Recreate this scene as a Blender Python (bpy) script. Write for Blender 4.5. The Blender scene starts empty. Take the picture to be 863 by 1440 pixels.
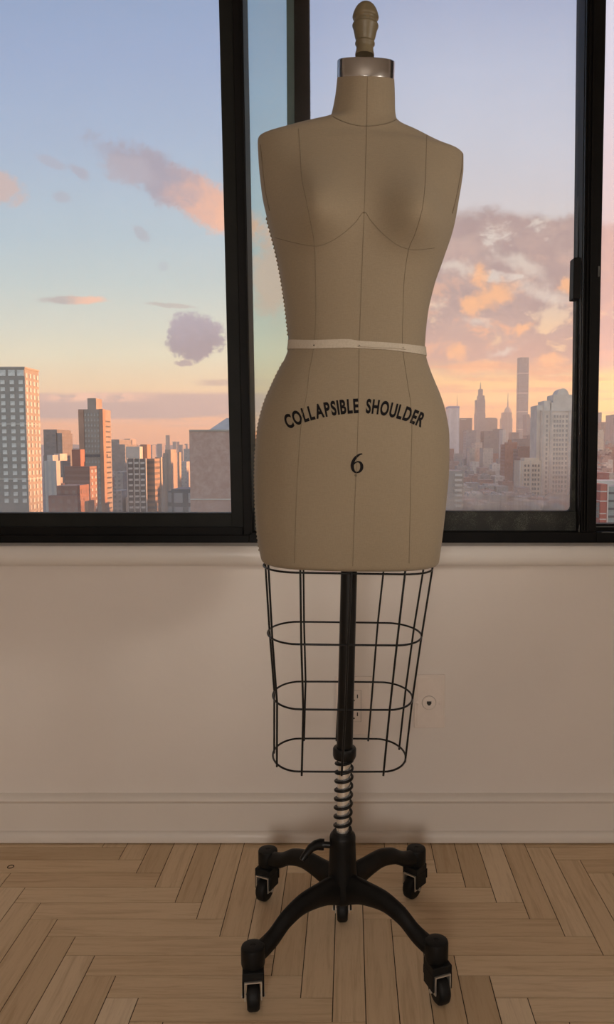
import bpy, bmesh, math, random
from mathutils import Vector, Matrix
from mathutils.bvhtree import BVHTree
R = random.Random(7)
S = bpy.context.scene
COL = S.collection
# ------------------------------------------------------------------ camera
F, H, PITCH, CX, CY = 1085.0, 0.95, math.radians(4.74), 491.0, 720.0
cp, sp = math.cos(PITCH), math.sin(PITCH)
cam = bpy.data.cameras.new('camera'); camo = bpy.data.objects.new('camera', cam); COL.objects.link(camo)
camo.location = (0, 0, H); camo.rotation_euler = (math.pi/2 - PITCH, 0, 0)
cam.sensor_fit = 'VERTICAL'; cam.sensor_height = 24; cam.lens = F/1440*24
cam.shift_x = -(CX-431.5)/1440; cam.clip_end = 30000; cam.clip_start = 0.05
S.camera = camo
S.view_settings.view_transform = 'Standard'; S.view_settings.look = 'None'
S.view_settings.exposure = 0; S.view_settings.gamma = 1; S.view_settings.use_curve_mapping = False
S.cycles.use_denoising = True
S.cycles.max_bounces = 10; S.cycles.diffuse_bounces = 5; S.cycles.transparent_max_bounces = 24; S.cycles.volume_bounces = 2
S.cycles.sample_clamp_indirect = 6

def ray(px, py):
    u, v = (px-CX)/F, (CY-py)/F
    return Vector((u, cp+v*sp, -sp+v*cp))
def P(px, py, Y):                       # point of the upright plane y = Y that is seen there
    d = ray(px, py); return Vector((0, 0, H)) + d*(Y/d.y)
def UV(px, py):                         # gnomonic sky direction
    d = ray(px, py); return d.x/d.y, d.z/d.y

# ------------------------------------------------------------------ materials
def lin(c): return tuple(((x/255)/12.92 if x <= 10 else (((x/255)+.055)/1.055)**2.4) for x in c)
class NT:
    def __init__(s, tree): s.t = tree; s.n = tree.nodes; s.l = tree.links
    def put(s, sock, v):
        if v is None: return
        if hasattr(v, 'is_linked') or isinstance(v, bpy.types.NodeSocket): s.l.new(v, sock)
        elif isinstance(v, (tuple, list)) and sock.type == 'RGBA': sock.default_value = (*v[:3], 1)
        else: sock.default_value = v
    def m(s, op, a, b=None, c=None, clamp=False):
        n = s.n.new('ShaderNodeMath'); n.operation = op; n.use_clamp = clamp
        for i, v in enumerate((a, b, c)):
            if v is not None: s.put(n.inputs[i], v)
        return n.outputs[0]
    def add(s, a, b): return s.m('ADD', a, b)
    def sub(s, a, b): return s.m('SUBTRACT', a, b)
    def mul(s, a, b): return s.m('MULTIPLY', a, b)
    def sm(s, x, lo, hi, a=0., b=1.):
        n = s.n.new('ShaderNodeMapRange'); n.interpolation_type = 'SMOOTHSTEP'
        for k, v in zip(('Value', 'From Min', 'From Max', 'To Min', 'To Max'), (x, lo, hi, a, b)): s.put(n.inputs[k], v)
        return n.outputs[0]
    def mix(s, f, a, b, blend='MIX'):
        n = s.n.new('ShaderNodeMix'); n.data_type = 'RGBA'; n.blend_type = blend
        s.put(n.inputs[0], f); s.put(n.inputs[6], a); s.put(n.inputs[7], b); return n.outputs[2]
    def vec(s, x, y, z):
        n = s.n.new('ShaderNodeCombineXYZ')
        for i, v in enumerate((x, y, z)): s.put(n.inputs[i], v)
        return n.outputs[0]
    def noise(s, v, scale, detail=4, rough=.55, dist=0.):
        n = s.n.new('ShaderNodeTexNoise'); s.put(n.inputs['Vector'], v)
        n.inputs['Scale'].default_value = scale; n.inputs['Detail'].default_value = detail
        n.inputs['Roughness'].default_value = rough; n.inputs['Distortion'].default_value = dist
        return n.outputs['Fac']
    def ramp(s, x, stops):
        n = s.n.new('ShaderNodeValToRGB'); s.put(n.inputs[0], x); e = n.color_ramp.elements
        while len(e) < len(stops): e.new(.5)
        for i, (p, c) in enumerate(stops): e[i].position = p; e[i].color = (*c, 1)
        return n.outputs[0]
    def sep(s, v):
        n = s.n.new('ShaderNodeSeparateXYZ'); s.put(n.inputs[0], v); return n.outputs
    def bump(s, h, strength, dist):
        n = s.n.new('ShaderNodeBump'); s.put(n.inputs['Height'], h)
        n.inputs['Strength'].default_value = strength; n.inputs['Distance'].default_value = dist; return n.outputs[0]
def mat(name, col=(.5, .5, .5), rough=.6, metal=0., fn=None):
    m = bpy.data.materials.new(name); m.use_nodes = True; N = NT(m.node_tree)
    b = m.node_tree.nodes['Principled BSDF']
    b.inputs['Base Color'].default_value = (*col, 1); b.inputs['Roughness'].default_value = rough; b.inputs['Metallic'].default_value = metal
    if fn:
        tc = N.n.new('ShaderNodeTexCoord'); fn(N, b, tc.outputs['Object'])
    return m
def speckle(c, amt=.12, sc=12., bump=0.):
    def fn(N, b, o):
        f = N.noise(o, sc, 6, .6)
        N.put(b.inputs['Base Color'], N.mix(N.sm(f, .3, .7), tuple(x*(1-amt) for x in c), tuple(min(1, x*(1+amt)) for x in c)))
        if bump: N.put(b.inputs['Normal'], N.bump(N.noise(o, sc*8, 4), bump, .002))
    return fn
def smat(name, c, rough=.6, metal=0., amt=.12, sc=12., bump=0., spec=None):
    m = mat(name, c, rough, metal, speckle(c, amt, sc, bump))
    if spec is not None: m.node_tree.nodes['Principled BSDF'].inputs['Specular IOR Level'].default_value = spec
    return m

LINEN = (.262, .207, .140)
def linen_fn(N, b, o):
    x, y, z = N.sep(o)
    f1 = N.noise(N.vec(N.mul(x, 900), N.mul(y, 900), N.mul(z, 120)), 1, 2)
    f2 = N.noise(N.vec(N.mul(x, 120), N.mul(y, 120), N.mul(z, 900)), 1, 2)
    w = N.add(f1, f2)
    big = N.noise(o, 9, 4)
    c = N.mix(N.sm(w, .7, 1.3), tuple(v*.95 for v in LINEN), tuple(v*1.05 for v in LINEN))
    c = N.mix(N.mul(N.sm(big, .4, .75), .14), c, (.235, .18, .115))
    N.put(b.inputs['Base Color'], c); N.put(b.inputs['Normal'], N.bump(w, .12, .0006))
    b.inputs['Sheen Weight'].default_value = .12; b.inputs['Specular IOR Level'].default_value = .25
M = {}
M['linen'] = mat('natural linen', LINEN, .85, 0, linen_fn)
M['thread'] = smat('seam thread', (.17, .13, .085), .9, 0, .1, 300)
M['ink'] = smat('black printed ink', (.008, .007, .008), .7, 0, .1, 200, 0, .1)
M['tape'] = smat('cream twill tape', (.46, .40, .32), .9, 0, .06, 300, .1)
M['steel'] = smat('brushed steel band', (.62, .60, .58), .22, 1, .06, 30)
M['chrome'] = smat('chromed tube', (.88, .86, .83), .24, .75, .05, 20)
M['wood'] = smat('painted turned wood', (.16, .125, .07), .45, 0, .12, 40)
M['black'] = smat('black enamelled steel', (.006, .0057, .0057), .36, 0, .2, 40, 0, .28)
M['cast'] = smat('black cast iron', (.006, .0057, .0055), .45, 0, .25, 60, .15, .22)
M['rubber'] = smat('black caster rubber', (.006, .006, .006), .55, 0, .2, 60, 0, .25)
M['bracket'] = smat('bright caster bracket', (.62, .58, .52), .3, .7, .06, 60)
M['pin'] = smat('steel pin head', (.1, .09, .08), .3, 1, .05, 60)
M['frame'] = smat('bronze black aluminium', (.0055, .0048, .0045), .5, 0, .25, 9, 0, .12)
M['sash'] = smat('grey green aluminium', (.014, .0145, .0128), .5, 0, .2, 9, 0, .15)
M['ridge'] = smat('pale aluminium edge', (.10, .10, .095), .4, .3, .2, 40)
M['plate'] = smat('ivory outlet plastic', (.74, .66, .60), .3, 0, .03, 30)
M['slot'] = smat('dark slot', (.02, .018, .016), .7, 0, .1, 50)
def plaster(c):
    def fn(N, b, o):
        a = N.noise(o, 2.2, 5, .6); d = N.noise(o, 28, 5, .6)
        N.put(b.inputs['Base Color'], N.mix(N.sm(a, .3, .7), tuple(v*.95 for v in c), c))
        N.put(b.inputs['Normal'], N.bump(N.add(N.mul(a, 1.5), N.mul(d, .25)), .35, .006))
    return fn
M['wall'] = mat('off white painted plaster', (.74, .68, .63), .62, 0, plaster((.74, .68, .63)))
M['trim'] = mat('off white gloss paint', (.72, .665, .61), .33, 0, plaster((.72, .665, .61)))
M['sill'] = mat('white enamelled sill', (.74, .70, .66), .28, 0, plaster((.74, .70, .66)))
M['ceil'] = mat('ceiling paint', (.48, .44, .40), .8, 0, plaster((.48, .44, .40)))
def speck_fn(N, b, o):
    f = N.noise(o, 800, 2, .7); g = N.noise(o, 30, 4)
    N.put(b.inputs['Base Color'], N.mix(N.sm(N.mul(f, N.add(g, .5)), .54, .74), (.012, .012, .009), (.11, .11, .085)))
M['gasket'] = mat('dusty sash gasket', (.012, .012, .01), .6, 0, speck_fn)
def floor_fn(N, b, o):
    at = N.n.new('ShaderNodeAttribute'); at.attribute_name = 'plank'
    r, g, bl = N.sep(at.outputs['Vector'])                 # r tone, g direction, bl seed
    x, y, z = N.sep(o)
    al = N.add(N.mul(x, N.sub(1, g)), N.mul(y, g)); ac = N.add(N.mul(y, N.sub(1, g)), N.mul(x, g))
    v = N.vec(N.add(N.mul(al, 5), N.mul(bl, 37)), N.mul(ac, 70), N.mul(bl, 11))
    gr = N.noise(v, 1, 5, .6, .6)
    fine = N.noise(N.vec(N.mul(al, 30), N.mul(ac, 500), bl), 1, 3)
    blot = N.noise(o, 5, 5, .6)
    base = N.ramp(r, [(0, (.52, .38, .235)), (.35, (.62, .46, .295)), (.7, (.67, .51, .335)), (1, (.75, .60, .425))])
    c = N.mix(N.mul(N.sm(gr, .42, .78), .42), base, (.30, .165, .07))
    c = N.mix(N.mul(N.sm(fine, .5, .8), .22), c, (.26, .15, .07))
    c = N.mix(N.mul(N.sm(blot, .5, .75), .25), c, (.62, .47, .31))
    sc = N.noise(N.vec(N.mul(x, 60), N.mul(y, 9), 4.), 1, 6, .7, 1.5)
    c = N.mix(N.mul(N.sm(sc, .68, .8), .3), c, (.17, .09, .04))
    N.put(b.inputs['Base Color'], c)
    N.put(b.inputs['Roughness'], N.add(.42, N.mul(blot, .2)))
    N.put(b.inputs['Normal'], N.bump(N.add(gr, N.mul(fine, .6)), .12, .001))
    b.inputs['Specular IOR Level'].default_value = .35
M['floor'] = mat('worn oak parquet', (.4, .25, .13), .45, 0, floor_fn)
M['groove'] = smat('dark joint filler', (.035, .02, .01), .9, 0, .2, 30)

def glass(name, tint, dirt0, dirt1, z0, z1, seed=0., rough_spots=True):
    m = bpy.data.materials.new(name); m.use_nodes = True; N = NT(m.node_tree); N.n.clear()
    out = N.n.new('ShaderNodeOutputMaterial'); tc = N.n.new('ShaderNodeTexCoord'); o = tc.outputs['Object']
    tr = N.n.new('ShaderNodeBsdfTransparent'); tr.inputs[0].default_value = (*tint, 1)
    gl = N.n.new('ShaderNodeBsdfGlossy'); gl.inputs['Roughness'].default_value = .02; gl.inputs[0].default_value = (.9, .9, .9, 1)
    tl = N.n.new('ShaderNodeBsdfTranslucent'); tl.inputs[0].default_value = (1, .89, .75, 1)
    fr = N.n.new('ShaderNodeFresnel'); fr.inputs[0].default_value = 1.28
    x, y, z = N.sep(o)
    g = N.m('POWER', N.sm(z, z1-.72, z0-.72), 1.6)
    st = N.noise(N.vec(N.mul(x, 55), seed, N.mul(z, 5)), 1, 5, .6)
    sp_ = N.noise(N.vec(N.mul(x, 300), seed, N.mul(z, 240)), 1, 2, .6)
    big = N.noise(N.vec(N.add(x, seed), seed, z), 6, 4)
    dirt = N.add(N.mul(big, dirt0*2), N.mul(g, N.mul(N.add(.55, N.mul(st, .9)), dirt1)))
    dirt = N.add(dirt, N.mul(g, N.mul(N.sm(sp_, .62, .78), dirt1*.6)))
    a = N.n.new('ShaderNodeMixShader'); N.put(a.inputs[0], dirt); N.l.new(tr.outputs[0], a.inputs[1]); N.l.new(tl.outputs[0], a.inputs[2])
    b = N.n.new('ShaderNodeMixShader'); N.put(b.inputs[0], fr.outputs[0]); N.l.new(a.outputs[0], b.inputs[1]); N.l.new(gl.outputs[0], b.inputs[2])
    N.l.new(b.outputs[0], out.inputs[0]); return m
M['glass_left'] = glass('clear window glass', (.985, .99, .985), .018, .20, .74, .92, 1.)
M['glass_mid'] = glass('dusty window glass', (.985, .985, .985), .03, .42, .76, .98, 5.)
M['glass_right'] = glass('clean window glass', (.99, .99, .99), .006, .02, .74, .85, 9.)
M['glass_teal'] = glass('green tinted sash glass', (.845, .925, .905), .055, .02, .74, .9, 3.)

# ------------------------------------------------------------------ mesh helpers
WL = {}
def fin(name, bm, m, parent=None, smooth=False, ang=None):
    me = bpy.data.meshes.new(name); o = bpy.data.objects.new(name, me)
    if parent is not None:
        off = WL[parent]; bmesh.ops.translate(bm, verts=bm.verts, vec=-off); o.parent = parent; WL[o] = off
    else:
        WL[o] = Vector((0, 0, 0))
    bmesh.ops.recalc_face_normals(bm, faces=bm.faces)
    bm.to_mesh(me); bm.free()
    for mm in (m if isinstance(m, (list, tuple)) else [m]): me.materials.append(mm)
    if smooth:
        me.polygons.foreach_set('use_smooth', [True]*len(me.polygons))
        if ang: me.set_sharp_from_angle(angle=math.radians(ang))
    COL.objects.link(o); return o
def rebase(o, loc):                      # move a top-level mesh's origin to its base
    loc = Vector(loc); o.data.transform(Matrix.Translation(-loc)); o.location = loc; WL[o] = loc; return o
def empty(name, loc, parent=None):
    o = bpy.data.objects.new(name, None); COL.objects.link(o); o.empty_display_size = .1
    if parent is not None: o.parent = parent; WL[o] = WL[parent]
    else: o.location = loc; WL[o] = Vector(loc)
    return o
def tag(o, label, cat, group=None, kind=None):
    o['label'] = label; o['category'] = cat
    if group: o['group'] = group
    if kind: o['kind'] = kind
    return o
def struct(o, label, cat): o['kind'] = 'structure'; o['label'] = label; o['category'] = cat; return o
def box(bm, x0, x1, y0, y1, z0, z1, mi=0, bev=0.):
    r = bmesh.ops.create_cube(bm, size=1)
    for v in r['verts']:
        v.co = Vector(((x0+x1)/2+v.co.x*(x1-x0), (y0+y1)/2+v.co.y*(y1-y0), (z0+z1)/2+v.co.z*(z1-z0)))
    fs = {f for v in r['verts'] for f in v.link_faces}
    for f in fs: f.material_index = mi
    if bev:
        es = {e for v in r['verts'] for e in v.link_edges}
        bmesh.ops.bevel(bm, geom=list(es), offset=bev, segments=2, affect='EDGES', profile=.5)
    return r['verts']
def prism(bm, pts, y0, y1, bev=0.):      # pts: (x, z) outline, extruded from y0 to y1
    a = [bm.verts.new((x, y0, z)) for x, z in pts]; b = [bm.verts.new((x, y1, z)) for x, z in pts]
    n = len(pts); bm.faces.new(a); bm.faces.new(list(reversed(b)))
    for i in range(n): bm.faces.new((a[i], b[i], b[(i+1) % n], a[(i+1) % n]))
    if bev:
        es = {e for v in a for e in v.link_edges}
        bmesh.ops.bevel(bm, geom=list(es), offset=bev, segments=2, affect='EDGES', profile=.5)
def frames(pts, closed=False):
    n = len(pts); T = []
    for i in range(n):
        a = pts[(i-1) % n] if (closed or i > 0) else pts[i]; b = pts[(i+1) % n] if (closed or i < n-1) else pts[i]
        T.append((b-a).normalized())
    up = Vector((0, 0, 1)) if abs(T[0].z) < .9 else Vector((0, 1, 0))
    u = (up - T[0]*up.dot(T[0])).normalized(); out = []
    for t in T:
        u = (u - t*u.dot(t)).normalized(); out.append((t, u, t.cross(u)))
    return out
def tube(bm, pts, r, seg=8, closed=False):
    pts = [Vector(p) for p in pts]; fr = frames(pts, closed); rings = []
    for i, (p, (t, u, w)) in enumerate(zip(pts, fr)):
        rr = r(i/(len(pts)-1)) if callable(r) else r
        rings.append([bm.verts.new(p+u*rr*math.cos(2*math.pi*k/seg)+w*rr*math.sin(2*math.pi*k/seg)) for k in range(seg)])
    m = len(rings)
    for i in range(m if closed else m-1):
        a, b = rings[i], rings[(i+1) % m]
        for k in range(seg): bm.faces.new((a[k], a[(k+1) % seg], b[(k+1) % seg], b[k]))
    if not closed: bm.faces.new(list(reversed(rings[0]))); bm.faces.new(rings[-1])
def lathe(bm, prof, seg=40, c=(0, 0), mtx=None):   # prof: (r, z)
    rings = []
    for r, z in prof:
        r = max(r, 1e-4)
        vs = [Vector((c[0]+r*math.cos(2*math.pi*k/seg), c[1]+r*math.sin(2*math.pi*k/seg), z)) for k in range(seg)]
        rings.append([bm.verts.new(mtx @ v if mtx else v) for v in vs])
    for a, b in zip(rings, rings[1:]):
        for k in range(seg): bm.faces.new((a[k], a[(k+1) % seg], b[(k+1) % seg], b[k]))
    bm.faces.new(list(reversed(rings[0]))); bm.faces.new(rings[-1])
def interp(tab, x):                      # monotone cubic through (x, value) rows sorted by x
    n = len(tab)
    if x <= tab[0][0]: return tab[0][1]
    if x >= tab[-1][0]: return tab[-1][1]
    for i in range(n-1):
        if tab[i][0] <= x <= tab[i+1][0]: break
    def sl(j): return (tab[j+1][1]-tab[j][1])/max(1e-9, tab[j+1][0]-tab[j][0])
    def dv(j):
        if j == 0: return sl(0)
        if j == n-1: return sl(n-2)
        a, b = sl(j-1), sl(j); return 0 if a*b <= 0 else 2*a*b/(a+b)
    h = tab[i+1][0]-tab[i][0]; t = (x-tab[i][0])/h
    return (2*t**3-3*t*t+1)*tab[i][1]+(t**3-2*t*t+t)*h*dv(i)+(-2*t**3+3*t*t)*tab[i+1][1]+(t**3-t*t)*h*dv(i+1)

# ------------------------------------------------------------------ room shell
XL, XR, YB, ZC = -3.2, 2.5, -4.8, 2.52
YW = 1.81
bm = bmesh.new()
pl = bm.verts.layers.float_color.new('plank')
W = .0562; L = 6*W; g = .0009
def plank(x0, x1, y0, y1, dirn):
    x0, x1, y0, y1 = max(x0, -1.9), min(x1, 1.5), max(y0, -1.2), min(y1, YW+.01)
    if x1-x0 < .004 or y1-y0 < .004: return
    t, s = min(1, max(0, R.gauss(.5, .24))), R.random()
    top = [bm.verts.new((x, y, 0)) for x, y in ((x0+g, y0+g), (x1-g, y0+g), (x1-g, y1-g), (x0+g, y1-g))]
    low = [bm.verts.new((x, y, -.004)) for x, y in ((x0+g, y0+g), (x1-g, y0+g), (x1-g, y1-g), (x0+g, y1-g))]
    for v in top+low: v[pl] = (t, dirn, s, 1)
    bm.faces.new(top)
    for i in range(4): bm.faces.new((top[i], low[i], low[(i+1) % 4], top[(i+1) % 4]))
X0 = -.197-L-.0; Y0 = 1.4325                    # row 0: top edge at Y0, right end at X0 + L
for j in range(-9, 52):
    yt = Y0-j*W
    for k in range(-14, 8):
        xs = X0+j*W+k*2*L
        if xs > XR+1 or xs+L < XL-1: continue
        plank(xs, xs+L, yt-W, yt, 0)
        plank(xs+L-W, xs+L, yt, yt+L, 1)
vs = [bm.verts.new(c) for c in ((-1.9, -1.2, -.0012), (1.5, -1.2, -.0012), (1.5, YW+.02, -.0012), (-1.9, YW+.02, -.0012))]
f = bm.faces.new(vs); f.material_index = 1
vs = [bm.verts.new(c) for c in ((XL, YB, -.002), (XR, YB, -.002), (XR, YW+.02, -.002), (XL, YW+.02, -.002))]
for v in vs: v[pl] = (.5, 0, .5, 1)
bm.faces.new(vs)
fl_ = fin('floor', bm, [M['floor'], M['groove']])
d = ray(15, 1219); q = Vector((0, 0, H))+d*(-H/d.z)
bm = bmesh.new(); tube(bm, [q+Vector((.0055*math.cos(a)*1.2, .0055*math.sin(a)*1.2, .0002)) for a in [i*math.pi/10 for i in range(20)]], .0011, 6, True); fin('knot', bm, M['groove'], fl_)
struct(fl_, 'worn honey oak herringbone parquet floor', 'floor')
def sbox(name, label, cat, m, *b, bev=0.):
    bm = bmesh.new(); box(bm, *b, bev=bev); return struct(fin(name, bm, m), label, cat)
ZS, ZT = .70, 2.28                                # window opening
XWL, XWR = -1.6, 1.12
bm = bmesh.new()
box(bm, XL, XR, YW, 2.02, 0, ZS); box(bm, XL, XR, YW, 2.02, ZT, ZC)
box(bm, XL, XWL, YW, 2.02, ZS, ZT); box(bm, XWR, XR, YW, 2.02, ZS, ZT)
struct(fin('wall_front', bm, M['wall']), 'off-white plaster wall under the black windows', 'wall')
sbox('wall_left', 'off-white side wall left of the windows', 'wall', M['wall'], XL-.12, XL, YB-.12, 2.02, -.02, ZC)
sbox('wall_right', 'off-white side wall right of the windows', 'wall', M['wall'], XR, XR+.12, YB-.12, 2.02, -.02, ZC)
sbox('wall_back', 'taupe wall behind the viewpoint', 'wall', mat('taupe paint', (.30, .26, .22), .7, 0, plaster((.30, .26, .22))), XL, XR, YB-.12, YB, -.02, ZC)
sbox('ceiling', 'off-white flat ceiling above the room', 'ceiling', M['ceil'], XL-.12, XR+.12, YB-.12, 2.02, ZC, ZC+.1)
# added pier outside, out of view, blocking low sun from the windows
sbox('wall_sun_blocker', 'added unseen brick pier outside that blocks the low sun', 'wall', smat('sun blocker brick', (.3, .2, .16), .9), 1.24, 1.7, 2.03, 3.3, -75, 12)
def rail(name, prof, x0, x1, m):                  # prof: (y, z) outline run along x
    bm = bmesh.new()
    a = [bm.verts.new((x0, y, z)) for y, z in prof]; b = [bm.verts.new((x1, y, z)) for y, z in prof]
    n = len(prof); bm.faces.new(a); bm.faces.new(list(reversed(b)))
    for i in range(n): bm.faces.new((a[i], b[i], b[(i+1) % n], a[(i+1) % n]))
    return fin(name, bm, m, smooth=True, ang=40)
bb = rail('baseboard_front', [(YW, 0), (1.796, 0), (1.796, .096), (1.792, .099), (1.790, .104), (1.793, .110), (1.800, .114), (YW, .116)], XL, XR, M['trim'])
struct(bb, 'off-white baseboard with moulded top under the windows', 'baseboard')
bm = bmesh.new(); p0, p1 = P(573, 1117, YW), P(617, 1115.5, YW)
box(bm, p0.x, p1.x, YW-.0012, YW+.002, p0.z-.0008, p0.z+.0008); fin('crack', bm, M['slot'], bb)
sh = [(1.796, .002)]+[(1.783+.013*(1-math.cos(a)), .002+.026*(.35+.65*math.sin(a))) for a in [i*math.pi/2/6 for i in range(7)]]
sh = [(1.797, .003), (1.784, .003), (1.784, .014)]+[(1.784+.012*(1-math.cos(a)), .014+.0135*math.sin(a)) for a in [i*math.pi/2/6 for i in range(1, 7)]]+[(1.797, .0275)]
struct(rail('trim_1', sh, XL, XR, M['trim']), 'rounded off-white shoe moulding where baseboard meets parquet', 'trim')
nz = [(1.86, .722), (1.785, .723)]+[(1.790-.016*math.sin(a), .699+.024*math.cos(a)) for a in [i*math.pi/10 for i in range(0, 10)]]+[(1.797, .6745), (1.81, .674), (1.86, .69)]
struct(rail('trim_2', nz, XL, XR, M['sill']), 'rounded off-white window sill ledge below the windows', 'window sill')

# ------------------------------------------------------------------ windows
YF = 1.85
def wline(top, bot, Y):                           # an edge through two seen points, as x(z) on plane Y
    a, b = P(*top, Y), P(*bot, Y); k = (a.x-b.x)/(a.z-b.z)
    return lambda z: b.x+(z-b.z)*k
def zy(py, Y): return P(CX, py, Y).z
def bar(bm, lt, lb, rt, rb, Y, y1, z0, z1, bev=.0015, ypx=0, yb=740, YL=None, YR=None):
    l, r = wline((lt, ypx), (lb, yb), YL or Y), wline((rt, ypx), (rb, yb), YR or Y)
    prism(bm, [(l(z0), z0), (r(z0), z0), (r(z1), z1), (l(z1), z1)], Y, y1, bev)
ZB = .7215
w1 = empty('window_1', (-1.1, 1.9, .72)); struct(w1, 'left black-framed window beside the dress form', 'window')
w2 = empty('window_2', (.15, 1.9, .72)); struct(w2, 'middle black-framed sliding window behind the dress form', 'window')
w3 = empty('window_3', (.85, 1.9, .72)); struct(w3, 'right black-framed window cut by picture edge', 'window')
# left window: frame mullion, sash, pane
zsb, zsg = zy(743, 1.872), zy(721.5, 1.872)
bm = bmesh.new()
bar(bm, 326, 342, 348, 361.5, YF, 1.945, zy(752.5, YF), ZT, YR=1.945)
box(bm, XWL, P(350, 760, YF).x, YF, 1.985, ZB, zy(752.5, YF), bev=.0015); box(bm, XWL, P(340, 760, YF).x, YF+.012, 1.985, ZB, zsb+.004)
box(bm, XWL, -.2, YF, 1.985, ZT-.05, ZT); box(bm, XWL, XWL+.05, YF, 1.985, ZB, ZT)
fin('frame', bm, M['frame'], w1)
bm = bmesh.new(); bar(bm, 337.5, 352.7, 339, 354.2, YF-.004, YF+.004, ZB+.02, ZT, .0006); fin('bead', bm, M['frame'], w1)
bm = bmesh.new()
bar(bm, 307.3, 325.2, 327, 343, 1.872, 1.90, zsb-.004, ZT, .002)
xg = P(326, 735, 1.872).x
box(bm, XWL, xg+.01, 1.8725, 1.909, zsb-.003, zsg, bev=.002)
fin('sash', bm, M['sash'], w1)
bm = bmesh.new(); box(bm, XWL, P(318, 700, 1.895).x+.01, 1.889, 1.894, zsg-.01, ZT); fin('pane', bm, M['glass_left'], w1)
# middle window
bm = bmesh.new()
bar(bm, 810.5, 802, 852.3, 838, YF, 1.935, zy(748.5, YF), ZT, YL=1.935)
xm0, xm1 = P(350, 760, YF).x, P(838.5, 760, YF).x
zr = zy(748.5, YF)
box(bm, xm0, xm1, YF, 1.985, ZB, zr, bev=.0015); box(bm, xm0, xm1, YF, 1.985, ZT-.05, ZT)
fin('frame', bm, M['frame'], w2)
for a, b_, wd in ((822.5, 813.5, 1.3), (829, 820.5, 1.8), (834.5, 824.5, 2.4)):
    bm = bmesh.new(); bar(bm, a, b_, a+wd, b_+wd, YF-.006, YF+.006, ZB+.03, ZT, .0008); fin('bead', bm, M['frame'], w2)
bm = bmesh.new(); p = P(814, 743, YF-.007); box(bm, p.x-.0006, p.x+.0006, YF-.008, YF+.002, P(814, 748, YF).z, P(814, 738, YF).z); fin('corner_edge', bm, M['ridge'], w2)
bm = bmesh.new(); a, b_ = P(803, 422, YF), P(807.5, 364, YF); box(bm, a.x, b_.x+.012, YF-.014, YF+.02, a.z, b_.z, bev=.002); fin('latch', bm, M['frame'], w2)
# dusty gasket round the fixed pane, with rounded corner
YG = 1.90
zg0, zg1 = zy(741, YG), zy(718.5, YG); zout = zr-.004
bm = bmesh.new()
xr = wline((810.5, 0), (802, 740), YF)
xL, xR = P(352, 700, YG).x, P(803.5, 700, YG).x
box(bm, xL, xR+.03, YG-.012, YG+.05, zout, zg1, bev=.003)
cx_, cz_, rr = P(802.2, 715, YG).x, zg1, .011
pts = [(cx_+.03, cz_-.002), (cx_-rr, cz_-.002)]+[(cx_-rr+rr*math.sin(t), cz_+rr-rr*math.cos(t)) for t in [i*math.pi/2/8 for i in range(9)]]+[(cx_+.002, ZT), (cx_+.03, ZT)]
prism(bm, pts, YG-.004, YG+.012)
fin('gasket', bm, M['gasket'], w2)
bm = bmesh.new(); box(bm, xL, xR+.01, YG+.01, YG+.015, zg1-.01, ZT); fin('pane', bm, M['glass_mid'], w2)
# sliding sash pushed to the left: tinted pane, stile, lower rail
YS = 1.925
bm = bmesh.new()
bar(bm, 413, 416.5, 435.3, 440, YS, YS+.03, zout+.01, ZT, .002, YR=YS+.03)
box(bm, P(330, 700, YS).x, P(420, 760, YS).x, YS+.001, YS+.034, zout+.01, zg1-.004)
fin('sash', bm, M['frame'], w2)
bm = bmesh.new(); bar(bm, 402.5, 406.3, 413.5, 417, YS+.004, YS+.03, zout+.012, ZT, .001); fin('sash_bead', bm, smat('teal grey bead', (.075, .12, .115), .5), w2)
bm = bmesh.new(); e0 = wline((435.3, 0), (440, 740), YS+.03)
for i in range(520):
    z = zout+.05+i*(ZT-.06-zout)/520; x = e0(z); h = .0014+R.random()*.0016
    vs = [bm.verts.new(c) for c in ((x-.001, YS+.003, z-.001), (x+h, YS+.003+R.random()*.003, z+R.uniform(-.001, .001)), (x-.001, YS+.003, z+.0014), (x-.001, YS+.008, z))]
    bm.faces.new(vs[:3]); bm.faces.new((vs[0], vs[3], vs[1])); bm.faces.new((vs[1], vs[3], vs[2]))
fin('weather_strip', bm, M['rubber'], w2)['kind'] = 'stuff'
bm = bmesh.new(); l = wline((345, 0), (358, 740), YS); zz = zg1-.01
prism(bm, [(P(336, 700, YS).x, zz), (P(414, 700, YS).x, zz), (P(406, 0, YS).x, ZT), (P(330, 0, YS).x, ZT)], YS+.014, YS+.018)
fin('sash_pane', bm, M['glass_teal'], w2)
# right window
bm = bmesh.new(); x0 = P(838.5, 760, YF).x
box(bm, x0, XWR, YF, 1.985, ZB, zy(748.5, YF), bev=.0015); box(bm, x0, XWR, YF, 1.985, ZT-.05, ZT); box(bm, XWR-.05, XWR, YF, 1.985, ZB, ZT)
fin('frame', bm, M['frame'], w3)
bm = bmesh.new(); box(bm, x0-.01, XWR-.05, 1.885, 1.93, zy(748.5, YF)-.004, zy(737, 1.885), bev=.002); fin('sash', bm, M['frame'], w3)
bm = bmesh.new(); box(bm, x0+.002, XWR-.05, 1.8835, 1.89, zy(741.3, 1.885), zy(739.8, 1.885)); box(bm, x0+.012, XWR-.05, YF-.001, YF+.004, zy(748.8, YF)-.0006, zy(748, YF)); fin('track_highlight', bm, M['ridge'], w3)  # highlight lines of the rail, painted on as paler strips
bm = bmesh.new(); box(bm, x0-.01, XWR-.05, 1.90, 1.905, zy(745, 1.9), ZT); fin('pane', bm, M['glass_right'], w3)
bm = bmesh.new(); a, b_ = P(840.3, 389, YF-.002), P(843, 374, YF-.002); box(bm, a.x, b_.x, YF-.003, YF+.004, a.z, b_.z, bev=.0008); fin('keeper', bm, M['ridge'], w3)

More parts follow.
